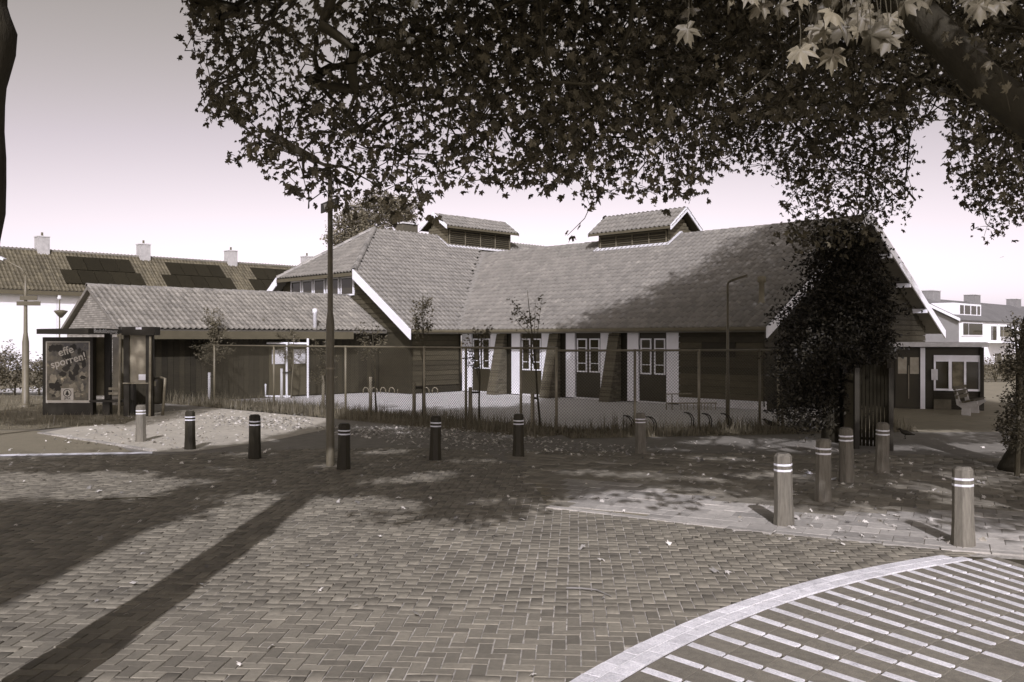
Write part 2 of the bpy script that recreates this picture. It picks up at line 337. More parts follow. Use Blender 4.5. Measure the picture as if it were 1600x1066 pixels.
if len(od) > 300:
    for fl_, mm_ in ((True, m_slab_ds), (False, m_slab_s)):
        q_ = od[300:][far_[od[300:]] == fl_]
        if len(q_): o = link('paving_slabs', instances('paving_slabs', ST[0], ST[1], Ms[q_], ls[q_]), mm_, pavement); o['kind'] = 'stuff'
# kerb course between road and slabs
kx = [.45, 2.4, 4.3, 6.0, 9.5]; acc = 0
for a, b_ in zip(kx[:-1], kx[1:]):
    A_, B_ = Vector((a, slab_edge(a), 0)), Vector((b_, slab_edge(b_), 0)); n_k = max(1, round((B_-A_).length/.5))
    for q in range(n_k):
        P, Q = A_.lerp(B_, (q+.012)/n_k), A_.lerp(B_, (q+.988)/n_k)
        MB().beam(P+Vector((0,0,-.02)), Q+Vector((0,0,-.02)), .12, .05+random.gauss(0,.001)).build('kerb_stone', m_slab, pavement)
# far asphalt road and painted line at the left
sheet('side_street', [(-40,15.6),(-9.3,16.1),(-7.0,16.6),(-8.5,18.6),(-11,20.6),(-40,21.5)], .001, m_asphalt)
sheet('road_marking', [G(-60,711.5).xy, G(238,706.5).xy, G(238,709.5).xy, G(-60,714.5).xy], .006, m_white)
kb = MB(); 
for q in range(14):
    a, b_ = G(62,677).lerp(G(242,705), q/14+.004), G(62,677).lerp(G(242,705), (q+1)/14-.004)
    MB().beam(a, b_, .12, .05).build('kerb_stone', m_slab, pavement)
sheet('sidewalk', [G(*p).xy for p in ((244,706),(62,677),(250,644),(330,638),(500,636),(525,668),(420,690),(300,706))], .002, mat('pale sunlit paving', .36, var=.25, scale=6, bump=.3, bscale=80, spots=.25, sscale=7))  # pale paving, outline cut to the sunlit patch to brighten it
# grass verge and left verge
def poly_off(P, Q, a, b_):
    d = (Q-P).normalized(); n = Vector((d.y, -d.x, 0)); return [P+n*a, Q+n*a, Q+n*b_, P+n*b_]
verge_polys = [[tuple(p.xy) for p in poly_off(FA-Vector((3,-2.6,0)), FB+Vector((.3,-.25,0)), 1.15, -.9)], [tuple(p.xy) for p in poly_off(FB, FC+Vector((2.6,.4,0)), 1.3, -.5)]]
for p in verge_polys: sheet('verge', p, .002, m_ground)
leftv = [(-40,21.4),(-11.2,20.7),(-9.6,22.2),(-10.2,25.5),(-13,31),(-40,44)]
sheet('verge', leftv, .003, mat('verge soil', .13, var=.35, scale=4, bump=.4))
def grass(name, polys, dens, h, m):
    P = []
    for p in polys:
        p_ = np.array(p); lo, hi = p_.min(0), p_.max(0); n = int((hi-lo).prod()*dens); q = lo+rng.random((n, 2))*(hi-lo); P.append(q[inpoly(q[:,0], q[:,1], p)])
    P = np.concatenate(P); fld = np.sin(P[:,0]*2.1+np.sin(P[:,1]*1.7))*np.sin(P[:,1]*2.6+1.3); n = len(P)
    hh = h*(.3+rng.random(n)**3*2.2)*(1+.7*fld); tv = [(-.5,0,0),(.5,0,0),(.35,.25,.55),(-.3,.25,.55),(0,.7,1.0)]
    a = rng.random(n)*6.28; M = rotz(a); M[:,:,0] *= .011+.008*rng.random(n)[:,None]; M[:,:,1] *= (hh*rng.random(n))[:,None]; M[:,:,2] *= hh[:,None]
    tf = [(0,1,2),(0,2,3),(3,2,4)]
    o = link(name, instances(name, tv, tf, M, np.concatenate([P, np.zeros((n,1))], 1)), m); return tag(o, kind='stuff')
tag(grass('grass', verge_polys, 480, .13, m_grass), 'rough grass along the foot of the chain link fence', 'grass')
tag(grass('grass', [leftv], 60, .08, m_grass), 'short grass on the verge round the bus shelter', 'grass')
# ------------------------------------------------------------------ roofs
TW, TLn = .225, .34
xs = [0, .033, .068, .104, .154, .225]; zs = [.0, .045, .058, .034, -.004, .0]
TV = [(x, 0, z+.03) for x, z in zip(xs, zs)]+[(x, TLn+.05, z) for x, z in zip(xs, zs)]+[(x, 0, z-.005) for x, z in zip(xs, zs)]
TF = [(i, i+1, 7+i, 6+i) for i in range(5)]+[(12+i, 13+i, i+1, i) for i in range(5)]
def tiles(name, o, e1, e2, poly, parent, m=None, flip=False, sc=1.0):
    o, e1, e2 = Vector(o), Vector(e1).normalized(), Vector(e2).normalized(); n = e1.cross(e2)
    if n.z < 0: n = -n
    P = np.array(poly); lo, hi = P.min(0), P.max(0); tw, tl_ = TW*sc, TLn*sc
    A, B = np.meshgrid(np.arange(lo[0], hi[0], tw), np.arange(lo[1], hi[1], tl_), indexing='ij'); A, B = A.ravel(), B.ravel()
    k = inpoly(A+tw/2, B+tl_/2, poly); A, B = A[k], B[k]; N = len(A)
    E = np.array([e1, e2, n]).T
    locs = np.array(o)+A[:,None]*np.array(e1)+B[:,None]*np.array(e2)+np.array(n)*(.02+rng.normal(0, .0025, N))[:,None]
    M = np.repeat(E[None], N, 0)*sc; M[:,:,0] += M[:,:,1]*rng.normal(0, .007, N)[:,None]; M[:,:,1] += M[:,:,2]*rng.normal(0, .006, N)[:,None]
    ob = link(name, instances(name, TV, TF, M, locs), m or m_tile, parent, True); ob['kind'] = 'stuff'; return ob
def slab_plane(b, pts, th):
    pts = [Vector(p) for p in pts]; n = (pts[1]-pts[0]).cross(pts[2]-pts[0]).normalized()
    if n.z > 0: n = -n
    b.prism(pts, n*th)
rt = bpy.data.meshes.new('ridge_tile'); n8 = 7; v_ = []
for y, r in ((0, .125), (.40, .105)):
    v_ += [(r*math.cos(math.pi*k/(n8-1)), y, r*math.sin(math.pi*k/(n8-1))) for k in range(n8)]
v_ += [(x*.8, y, z*.8) for x, y, z in v_[:n8]]
rt.from_pydata(v_, [], [(k, k+1, n8+k+1, n8+k) for k in range(n8-1)]+[(2*n8+k, 2*n8+k+1, k+1, k) for k in range(n8-1)])
def ridge(P, Q, parent, dz=-.08):
    P, Q = Vector(P), Vector(Q); d = Q-P; n = max(1, int(d.length/.36)); d.normalize(); x = d.cross(Vector((0,0,1))).normalized(); z = x.cross(d)
    for i in range(n):
        M = Matrix(((x.x,d.x,z.x),(x.y,d.y,z.y),(x.z,d.z,z.z))) @ Matrix.Rotation(random.gauss(0, .02), 3, 'Z')
        part_at('ridge_tile', rt, m_tile_o, parent, P+d*(i*(Q-P).length/n)+Vector((0,0,dz+random.gauss(0,.004))), M)
U_, V_, Z_ = Vector((S2,-S2,0)), Vector((S2,S2,0)), Vector((0,0,1))
club = thing('clubhouse', 'low L shaped hall with big tiled roofs, two roof vents and white bargeboards', 'building', UV(-20, 28))
ZE = 2.42
# main wing: eave v=23.4, ridge v=30.26 z=6.3, gable u=-13
p1 = .568; rise = 6.3-ZE; run = 6.86; sl = math.hypot(rise, run)
e2 = (V_*run+Z_*rise).normalized()
o_ = UV(-34, 23.4, ZE)
vall = lambda b: (7.6-b/sl*5.88)        # valley in eave coordinate a
tiles('roof_tiles', o_, U_, e2, [(7.45,0),(21,0),(21,sl),(1.55,sl)], club)
b = MB(); slab_plane(b, [UV(-34,23.42,ZE-.01), UV(-13.02,23.42,ZE-.01), UV(-13.02,30.26,6.28), UV(-34,30.26,6.28)], .12)
slab_plane(b, [UV(-13.02,37.1,ZE-.01), UV(-34,37.1,ZE-.01), UV(-34,30.26,6.28), UV(-13.02,30.26,6.28)], .12); b.build('roof', m_tile, club)
ridge(UV(-32.2,30.26,6.33), UV(-13,30.26,6.33), club)
# left wing: eave u=-26.4 ridge u=-33.4 z 7.08, gable v=21
rise2, run2 = 7.08-ZE, 7.0; sl2 = math.hypot(rise2, run2); e2b = (-U_*run2+Z_*rise2).normalized(); k2 = sl2/run2
tiles('roof_tiles', UV(-26.4, 21.0, ZE), V_, e2b, [(0,0),(0,3.58*k2),(3.5,sl2),(16,sl2),(16,7.0),(9.4,sl2*.88),(2.45,0)], club)
b = MB(); slab_plane(b, [UV(-26.42,21.02,ZE-.01), UV(-26.42,37,ZE-.01), UV(-33.4,37,7.06), UV(-33.4,24.5,7.06), UV(-30.0,21.02,4.79)], .12)
slab_plane(b, [UV(-39.4,21.02,ZE), UV(-35.9,21.02,4.75), UV(-33.4,24.5,7.06), UV(-33.4,40,7.06), UV(-40.4,40,ZE)], .12)
slab_plane(b, [UV(-35.9,21.02,4.75), UV(-30.0,21.02,4.79), UV(-33.4,24.5,7.06)], .12); b.build('roof', m_tile, club)
hd = (UV(-33.4,24.5,7.08)-UV(-33.4,21.0,4.8)); hl = hd.length
tiles('roof_tiles', UV(-36.8,21.0,4.8), U_, hd, [(.9,0),(6.8,0),(3.4,hl)], club)
ridge(UV(-33.4,24.4,7.11), UV(-33.4,36.7,7.11), club); ridge(UV(-30.0,21.0,4.87), UV(-33.4,24.5,7.15), club, .0); ridge(UV(-35.9,21.0,4.83), UV(-33.4,24.5,7.15), club, .0)
# valley gutter
MB().beam(UV(-26.45,23.45,ZE+.10), UV(-32.2,30.2,6.37), .3, .03).build('valley_gutter', mat('valley lead', .2, var=.2, warm=.5), club)
# eaves gutters and fascia
MB().tube([UV(-26.38,23.33,ZE-.02), UV(-12.98,23.33,ZE-.02)], .065, 8).build('gutter', m_gutter, club)
MB().tube([UV(-26.33,21.0,ZE-.02), UV(-26.33,23.4,ZE-.02)], .065, 8).build('gutter', m_gutter, club)
b = MB(); b.beam(UV(-35.9,20.97,4.70), UV(-30.0,20.97,4.72), .04, .14); b.build('hip_fascia', m_fascia, club)
# bargeboards
def barge(P, Q, off, name='bargeboard', w_=.24):
    P, Q = Vector(P), Vector(Q); MB().prism([P+Z_*.10, Q+Z_*.10, Q-Z_*(w_-.02), P-Z_*(w_-.02)], Vector(off)).build(name, m_white, club)
barge(UV(-12.98,23.25,ZE-.07), UV(-12.98,30.26,6.32), U_*.05); barge(UV(-12.98,37.2,ZE-.07), UV(-12.98,30.27,6.32), U_*.05)
barge(UV(-26.3,20.97,ZE-.06), UV(-30.0,20.97,4.81), -V_*.05, w_=.3); barge(UV(-39.4,20.97,ZE-.1), UV(-35.9,20.97,4.76), -V_*.05, w_=.3)
for vv in (32.0, 33.7, 35.3):            # purlin ends under the right verge
    zz = 6.3-(vv-30.26)*p1-.26; MB().beam(UV(-13.5,vv,zz), UV(-12.95,vv,zz), .12, .16).build('purlin', m_white, club)
# --- walls
def wallbox(name, P, Q, z0, z1, th, m, parent=club): return MB().beam(P+Z_*(z0+z1)/2, Q+Z_*(z0+z1)/2, th, z1-z0).build(name, m, parent)
VW = 24.04; wallbox('wall', UV(-26.95,VW+.12), UV(-13.45,VW+.12), 0, 2.5, .12, m_dwood)     # core behind the front
def u_at(px, v):                          # u where the ray through px meets the plane v
    k = (px-800)/F; y = math.sqrt(2)*v/(k+1); return (k*y-y)*S2
def planks(P, Q, z0, z1, out, parent, m, name='plank', hgt=.195, clip=None):
    z = z0; P, Q = Vector(P), Vector(Q)
    while z < z1-.03:
        h = min(hgt, z1-z); a, c = P.copy(), Q.copy()
        if clip:
            r = clip(z+h*.5)
            if r is None: z += hgt; continue
            a, c = r
        o2 = Vector(out).normalized(); n1 = a+Z_*z; n2 = c+Z_*z
        MB().prism([n1+o2*.03, n1+Z_*(h-.012)+o2*.008, n1+Z_*(h-.012)-o2*.012, n1-o2*.012][::-1], n2-n1).build(name, m, parent); z += hgt
ufr = lambda px: u_at(px, VW)
# white piers
def pier(pa, pb): MB().box(ufr(pa), ufr(pb), VW-.03, VW+.06, 0.03, 2.44, UVM).build('wall_pier', m_whitewall, club)
UVM = Matrix(((S2,S2,0,0),(-S2,S2,0,0),(0,0,1,0),(0,0,0,1)))   # (u,v,z) -> world
for a, c in ((723,737),(767,779),(800,813),(847,861),(885,899),(939,954),(981,998),(1042,1061)): pier(a, c)
def frame(b, u0, u1, z0, z1, v, wd, t0, t1):
    b.box(u0, u1, v-t0, v+t1, z0, z0+wd, UVM); b.box(u0, u1, v-t0, v+t1, z1-wd, z1, UVM)
    b.box(u0, u0+wd, v-t0, v+t1, z0+wd, z1-wd, UVM); b.box(u1-wd, u1, v-t0, v+t1, z0+wd, z1-wd, UVM)
for a, c in ((737,767),(813,847),(899,939),(998,1042)):
    u0, u1 = ufr(a), ufr(c); um = (u0+u1)/2
    dr = MB().box(u0+.01, u1-.01, VW+.035, VW+.075, 0.06, 2.38, UVM).build('double_door', m_door, club)
    for s0, s1 in ((u0+.07, um-.06), (um+.06, u1-.07)):
        MB().box(s0+.03, s1-.03, VW+.022, VW+.032, .98, 2.08, UVM).build('pane', m_glass, dr)
        b = MB(); frame(b, s0, s1, .94, 2.12, VW, .045, .002, .033); b.box(s0+.045, s1-.045, VW+.006, VW+.021, 1.24, 1.265, UVM); b.box(s0+.045, s1-.045, VW+.006, VW+.021, 1.78, 1.805, UVM)
        b.build('window_frame', m_white, dr)
    MB().box(u0-.02, u1+.02, VW-.06, VW+.05, 0, .055, UVM).build('door_sill', m_conc, club)
# buttresses of brick between the doors
for a, c in ((779,800),(861,885),(954,981)):
    u0, u1 = ufr(a), ufr(c); wd = (u1-u0)*.62
    bt = MB().prism([UVM @ Vector((u0+.02, VW-.005, 0)), UVM @ Vector((u0+.02, VW-.005, 2.3)), UVM @ Vector((u0+.02, VW-.12, 2.3)), UVM @ Vector((u0+.02, VW-.66, 0))], U_*(wd-.02)).build('buttress', m_mortar, club)
    b = MB()
    for r_ in range(34):                  # brick courses stand proud of the mortar core
        z = r_*.066+.004; fr = VW-.66+.54*(z+.03)/2.3
        n_c = max(1, int((VW-fr)/.21)); sh = (r_ % 2)*.1
        cuts = [fr-.006]+[x for x in np.arange(fr+.1+sh, VW-.06, .21)]+[VW-.006]
        for q0, q1 in zip(cuts[:-1], cuts[1:]): b.box(u0+.014, u0+wd+.006, q0+.004, q1-.004, z, z+.056, UVM)
    o = b.build('brick_courses', m_wallbrick, bt); o['kind'] = 'stuff'
# plank wall at the right of the front, with a dark hatch
planks(UV(ufr(1061),VW), UV(-13.45,VW), 0.25, 2.42, -V_, club, m_gwood); MB().box(ufr(1061), -13.43, VW-.02, VW+.05, 0, .25, UVM).build('plinth', m_conc, club)
MB().box(ufr(1098), ufr(1150), VW-.07, VW-.03, 1.55, 2.0, UVM).build('hatch', m_dwood, club)
# gable wall at the right end
b = MB(); b.prism([UV(-13.5,24.1,0), UV(-13.5,36.4,0), UV(-13.5,36.4,2.7), UV(-13.5,30.26,6.15), UV(-13.5,24.1,2.7)], -U_*.12); b.build('gable_wall', m_dwood, club)
def gclip(z):
    if z < 2.55: return UV(-13.47,24.0), UV(-13.47,36.5)
    hv = (6.1-z)/p1
    return None if hv < .15 else (UV(-13.47,30.26-hv), UV(-13.47,30.26+hv))
planks(UV(-13.47,24), UV(-13.47,36.5), .1, 6.0, U_, club, m_dwood, clip=gclip)
wallbox('wall', UV(-13.6,36.4), UV(-34,36.4), 0, 2.6, .12, m_dwood)
# left wing walls
b = MB(); b.prism([UV(-27.0,21.46,0), UV(-27.0,21.46,2.6), UV(-30.1,21.46,4.7), UV(-35.8,21.46,4.66), UV(-38.8,21.46,2.6), UV(-38.8,21.46,0)], V_*.12); b.build('gable_wall', m_dwood, club)
def lclip(z):
    hw = 3.3+max(0, (4.66-z)/.665) if z > 2.45 else 6.35
    return UV(-33.4-hw+.95,21.45), UV(-33.4+hw,21.45)
planks(None or UV(-39,21.45), UV(-27,21.45), 2.36, 4.66, -V_, club, mat('left gable planks', .05, rough=.75, var=.35, scale=5, rnd=.25, stretch=(1,1,6)), clip=lclip)  # one even dark plank tone
planks(UV(-27.0,21.6), UV(-27.0,23.95), .3, 2.4, U_, club, mat('side planks', .05, rough=.75, var=.35, scale=5, rnd=.25, stretch=(1,1,6))); wallbox('wall', UV(-27.08,21.5), UV(-27.08,24.1), 0, 2.6, .12, m_dwood)
ug = lambda px: u_at(px, 21.4)
for a, c in ((455,471),(473,489),(491,508),(511,530),(533,553)):
    u0, u1 = ug(a), ug(c); b = MB(); frame(b, u0, u1, 3.9, 4.68, 21.4, .06, .03, .04)
    wf = b.build('window', m_white, club); MB().box(u0+.05, u1-.05, 21.385, 21.41, 3.95, 4.63, UVM).build('pane', m_glass, wf)
# --- roof vents
def vent(label, along, c0, c1, fixed, zr, ze, hw, body, base, nm):
    P = (lambda a, c, z: UV(a, fixed+c, z)) if along == 'u' else (lambda a, c, z: UV(fixed+c, a, z))
    A, C = (U_, V_) if along == 'u' else (V_, U_)
    side = -1 if along == 'u' else 1      # which side faces the camera
    t = MB(); t.prism([P(c0+.35,-body,base), P(c0+.35,-body,ze-.02), P(c0+.35,0,zr-.12), P(c0+.35,body,ze-.02), P(c0+.35,body,base)], A*(c1-c0-.7)); vb = t.build('roof_vent', m_dwood, club); vb['label'] = label
    for s in (-1, 1):
        rn = Vector(P(0,0,zr))-Vector(P(0,s*hw,ze)); L2 = rn.length
        tiles('vent_tiles', P(c0, s*hw, ze), A, rn, [(0,0),(c1-c0,0),(c1-c0,L2),(0,L2)], vb)
        b2 = MB(); slab_plane(b2, [P(c0,s*hw,ze), P(c1,s*hw,ze), P(c1,0,zr), P(c0,0,zr)], .06); b2.build('vent_roof', m_under, vb)
        b2 = MB(); b2.beam(P(c0,s*(hw+.02),ze-.03), P(c1,s*(hw+.02),ze-.03), .04, .1); b2.build('vent_fascia', m_fascia, vb)
    for cc, dr in ((c0, -1), (c1, 1)):
        for s in (-1, 1):
            b2 = MB(); b2.prism([P(cc,0,zr+.1), P(cc,s*(hw+.04),ze+.05), P(cc,s*(hw+.04),ze-.13), P(cc,0,zr-.1)], A*dr*.05); b2.build('bargeboard', m_white, vb)
        z = base
        while z < ze+.35:
            hb = body if z < ze-.1 else max(.1, body*(zr-.15-z)/(zr-ze)); e = (c0+.35 if dr < 0 else c1-.35)
            b2 = MB(); b2.beam(P(e+dr*.02,-hb,z+.06), P(e+dr*.02,hb,z+.06), .03, .125); b2.build('plank', m_louvre, vb); z += .14
    for s in (-1, 1):
        a0, a1 = c0+.42, c1-.42; n = 4; st_ = (a1-a0)/n; f = s*(body+.01)
        b2 = MB(); b2.beam(P(a0,f,ze-.1), P(a1,f,ze-.1), .05, .07); b2.beam(P(a0,f,base+.36), P(a1,f,base+.36), .05, .05)
        for q in range(n+1): b2.beam(P(a0+q*st_,f,base+.3), P(a0+q*st_,f,ze-.08), .05, .05)
        b2.build('louvre_frame', m_louvre, vb)
        if s == side:
            for q in range(n):
                z = base+.42
                while z < ze-.2: b2 = MB(); b2.beam(P(a0+q*st_+.03,f+s*.0,z), P(a0+(q+1)*st_-.03,f+s*.0,z), .05, .012, up=(A.cross(Z_)*.6*s*(1 if along=='u' else -1)+Z_)); b2.build('slat', m_louvre, vb); z += .095
        b2 = MB(); b2.beam(P(c0+.2,s*(body+.12),base+.31-.0), P(c1-.2,s*(body+.12),base+.31), .22, .03, up=(Z_+ (V_ if along=='u' else U_)*s*.6)); b2.build('flashing', m_lead, vb)
        for e in (c0+.28, c1-.28): b2 = MB(); b2.beam(P(e,0,base+.86), P(e,s*(body+.2),base+.26), .14, .03); b2.build('flashing', m_lead, vb)
    ridge(P(c0,0,zr+.04), P(c1,0,zr+.04), vb)
vent('louvred roof vent on the left wing ridge', 'v', 28.0, 32.9, -33.4, 8.15, 7.5, .98, .72, 6.28, 'vent')
vent('louvred roof vent on the main ridge', 'u', -24.6, -20.4, 30.26, 7.3, 6.52, 1.06, .78, 5.56, 'vent')
# little things on the roof
pp = Vector((7.62,27.35,3.1)); b = MB(); b.lathe(pp, [(.16,-.15),(.13,.05),(.085,.2),(.08,.72),(.13,.74),(.13,.9),(.1,.92)], 10); b.build('flue', mat('grey flue', .16, var=.2), club, True)
ch = UV(-34.2,27.0,7.0); b = MB(); b.box(-.45,.45,-.3,.3,-.3,.62, Matrix.Translation(ch) @ Matrix.Rotation(R(45),4,'Z')); cb = b.build('chimney', m_wallbrick, club)
b = MB(); b.box(-.5,.5,-.35,.35,.62,.69, Matrix.Translation(ch) @ Matrix.Rotation(R(45),4,'Z')); b.build('cap', m_conc, cb)
# ------------------------------------------------------------------ annex
ann = thing('annex_building', 'long low annex of dark boards under a pale tiled gable roof', 'building', UV(-30,16))
AZ, AR = ZE, 3.88; arun, arise = 2.6, AR-ZE; asl = math.hypot(arun, arise)
tiles('roof_tiles', UV(-28.3,11.0,AZ), V_, -U_*arun+Z_*arise, [(0,0),(10.4,0),(10.4,asl),(0,asl)], ann, mat('annex tile', .17, rough=.65, var=.25, scale=5, rnd=.2, src='attr', warm=.6, spots=.45, sscale=1.8), sc=.85)
b = MB(); slab_plane(b, [UV(-28.32,11.02,AZ-.01), UV(-28.32,21.4,AZ-.01), UV(-30.9,21.4,AR-.02), UV(-30.9,11.02,AR-.02)], .1); slab_plane(b, [UV(-33.5,21.4,AZ), UV(-33.5,11.02,AZ), UV(-30.9,11.02,AR-.02), UV(-30.9,21.4,AR-.02)], .1); b.build('roof', m_tile, ann)
ridge(UV(-30.9,11.0,AR+.03), UV(-30.9,21.4,AR+.03), ann)
b = MB(); b.prism([UV(-33.3,11.2,0), UV(-28.6,11.2,0), UV(-28.6,11.2,AZ-.1), UV(-30.9,11.2,AR-.12), UV(-33.3,11.2,AZ-.1)], V_*.2); gw = b.build('gable_wall', m_mortar, ann)
b = MB(); z = .01; r_ = 0
while z < AR-.2:                          # brickwork of the end gable
    hw = 2.35 if z < AZ-.1 else 2.35*(AR-.1-z)/(AR-.12-AZ+.1)
    a0 = -30.9-hw; cuts = [a0]+list(np.arange(a0+.11+(r_%2)*.11, -30.9+hw-.06, .22))+[-30.9+hw]
    for q0, q1 in zip(cuts[:-1], cuts[1:]): b.box(q0+.004, q1-.004, 11.185, 11.21, z, z+.06, UVM)
    z += .072; r_ += 1
o = b.build('brick_courses', mat('pale gable brick', .24, var=.2, scale=10, rnd=.25, src='attr', warm=.6), gw); o['kind'] = 'stuff'
b = MB()
vb_ = 11.3; 
wallbox('wall', UV(-28.98,11.25), UV(-28.98,21.4), 0, 2.3, .1, m_dwood, ann)
q = 0
while vb_ < 21.35:                        # vertical boards
    MB().box(-28.93, -28.9, vb_, min(vb_+.185, 21.4), .05, 2.28, UVM).build('board', m_dwood, ann); vb_ += .195
MB().box(-28.36, -28.3, 11.0, 19.8, 2.1, 2.37, UVM).build('fascia', m_fascia, ann); MB().box(-28.9, -28.36, 11.02, 19.8, 2.1, 2.14, UVM).build('soffit', m_under, ann)
# annex double door with notice panes
def v_at(px, u): k = (px-800)/F; y = -math.sqrt(2)*u/(1-k); return (k*y+y)*S2
va = lambda px: v_at(px, -28.9)
dr = MB().box(-28.9, -28.86, va(420), va(480), .05, 2.02, UVM).build('double_door', mat('grey green door', .075, rough=.5, var=.2), ann)
for a, c in ((424,443),(457,476)):
    b = MB().box(-28.862, -28.842, va(a), va(c), 1.2, 1.72, UVM); b.build('pane', mat('bright frosted pane', .75, rough=.2, var=.25, scale=4, warm=.2, spec=.5), dr)
    MB().box(-28.862, -28.846, va(a), va(c), .78, 1.17, UVM).build('door_panel', m_fascia, dr)
MB().box(-28.86, -28.78, va(449), va(451), .95, 1.0, UVM).build('handle', m_steel, dr)
MB().box(-28.9, -28.65, va(447), va(458), 2.16, 2.24, UVM).build('door_lamp', m_white, ann)
pz = Vector((Xd(492,32.9), 32.9, 0)); b = MB(); b.lathe(Vector((pz.x,pz.y,2.44)), [(.075,0),(.075,.62),(.09,.63),(.09,.74),(.05,.78)], 10); b.build('vent_pipe', m_white, ann, True)
# white handrails before the annex door
hr = thing('handrail', 'white tubular handrail frame before the annex door', 'handrail', G(450,620)); d = 32.0
b = MB(); b.tube([(Xd(417,d),d,Zd(536,d)), (Xd(482,d),d,Zd(537,d))], .035, 8); b.build('top_rail', m_white, hr)
for px, t_ in ((448,536),(481,529)): MB().tube([(Xd(px,d),d,Zd(t_,d)), (Xd(px,d),d,0)], .04, 8).build('post', m_white, hr)
MB().tube([(Xd(415,d),d,Zd(600,d)), (Xd(415,d),d,.06), (Xd(455,d),d,.05)], .035, 8).build('low_rail', m_white, hr)
# ------------------------------------------------------------------ entrance pavilion at the right gable
pav = thing('entrance_pavilion', 'flat roofed entrance pavilion with white framed windows under the right gable', 'building', (12.5,27.5,0))
PA, PB = Vector((Xd(1392,27.4),27.4,0)), Vector((Xd(1534,26.4),26.4,0)); pd = (PB-PA).normalized(); pn = Vector((pd.y,-pd.x,0)); plen = (PB-PA).length
PM = Matrix(((pd.x,pn.x,0,PA.x),(pd.y,pn.y,0,PA.y),(0,0,1,0),(0,0,0,1)))     # (along, outward, z)
ap = lambda px: (lambda k: (Vector((k*(PA.x*pd.y-PA.y*pd.x)/(k*pd.y-pd.x), (PA.x*pd.y-PA.y*pd.x)/(k*pd.y-pd.x), 0))-PA).dot(pd))((px-800)/F)
b = MB(); b.prism([PA, PB, PB+Vector((1.6,3.05,0)), PA+Vector((-.3,3.6,0))], Z_*1.85); b.build('wall', m_door, pav)
b = MB(); b.prism([PA+pn*.45-pd*.1+Z_*1.87, PB+pn*.45+pd*.15+Z_*1.87, PB+pd*.15+Vector((1.6,3.1,1.87)), PA-pd*.1+Vector((-.3,3.6,1.87))], Z_*.13); b.build('roof', m_conc, pav)
def pbox(name, a, c, y0, y1, z0, z1, m, parent=pav): return MB().box(ap(a), ap(c), y0, y1, z0, z1, PM).build(name, m, parent)
d1 = pbox('double_door', 1399, 1438, .0, .05, .02, 1.78, m_door)
for a, c in ((1403,1417),(1422,1436)):
    pbox('pane', a, c, .05, .06, 1.05, 1.55, mat('curtained pane', .3, rough=.2, var=.4, scale=5), d1)
pbox('handle', 1419.2, 1420.6, .05, .1, .3, 1.3, m_steel, d1)
pbox('post', 1438, 1445.5, .02, .12, 0, 1.84, m_white)
for a in (1386, 1531): pbox('post', a, a+6, .02, .14, 0, 1.86, m_dwood)
wz0, wz1 = .56, 1.62
win = pbox('window', 1459, 1531, .0, .03, wz0, wz1, m_door)
for a, c, m in ((1462,1482,m_glass),(1488,1506,mat('painted reflection pane', .12, rough=.15, var=.9, scale=4)),(1510,1529,m_glass)): pbox('pane', a, c, .03, .04, wz0+.06, 1.42, m, win)  # mottled colour in the middle pane imitates reflections
for a, c in ((1459,1462),(1482,1487),(1506,1509.5),(1529,1531.5)): pbox('frame', a, c, .03, .09, wz0, wz1, m_white, win)
pbox('frame', 1462, 1529, .03, .085, wz0, wz0+.06, m_white, win); pbox('frame', 1462, 1529, .03, .085, 1.43, wz1, m_white, win)
for z in np.arange(.02, .5, .13): pbox('plank', 1459, 1531, .0, .03, z, z+.12, m_dwood)
pbox('brick_plinth', 1459, 1486, .03, .2, 0, .3, m_wallbrick)
lb_ = pbox('letter_box', 1455, 1465, .09, .2, .88, 1.2, m_conc)
# ------------------------------------------------------------------ chain link fence
def fence(label, P, Q, posts, hgt):
    f = thing('chain_link_fence', label, 'fence', P); d = (Q-P); L = d.length; d.normalize(); n = Vector((d.y,-d.x,0))
    for a in posts:
        B_ = P+d*a; MB().tube([B_-Z_*.05, B_+Z_*(hgt+.03)], .032, 8).build('post', m_steel if random.random() < .5 else m_pole, f, True)
    MB().tube([P+Z_*hgt, Q+Z_*hgt], .026, 8).build('top_rail', m_pole, f, True)
    b = MB(); s = .075; hh = hgt-.03; a = -hh
    def wire(p, q):
        x = n*.0045; y = Z_*.0045; b.add([p+x, p-x*.5+y*.9, p-x*.5-y*.9, q+x, q-x*.5+y*.9, q-x*.5-y*.9], [(0,1,4,3),(1,2,5,4),(2,0,3,5)])
    while a < L:
        for sg in (0, 1):
            x0, x1 = a, a+hh; z0, z1 = (.03, hh) if not sg else (hh, .03)
            if x0 < 0: t = -x0/hh; z0 += (z1-z0)*t; x0 = 0
            if x1 > L: t = (x1-L)/hh; z1 -= (z1-z0)*t*(hh/(x1-x0) if x1 > x0 else 1)*1; x1 = L
            if x1-x0 > .02: wire(P+d*x0+Z_*z0+n*.004*(1 if sg else -1), P+d*x1+Z_*z1+n*.004*(1 if sg else -1))
        a += s
    o = b.build('wire_mesh', m_wire, f); o['kind'] = 'stuff'; return f
Lf = (FB-FA).length
def along(px):
    dr = (FB-FA).normalized(); k = (px-800)/F; den = dr.x-k*dr.y; return (k*FA.y-FA.x)/den
fence('chain link fence running from the bus shelter past the young trees', FA, FB, [.0, along(255)]+[along(p) for p in (335,428,540,663,728,814)]+[Lf], 1.89)
Lg = (FC-FB).length; dg2 = (FC-FB).normalized()
def along2(px): k = (px-800)/F; den = dg2.x-k*dg2.y; return (k*FB.y-FB.x)/den
fence('short chain link fence between the corner post and the dark evergreen', FB, FC, [along2(992), along2(1092), along2(1187), along2(1216), Lg], 1.84)
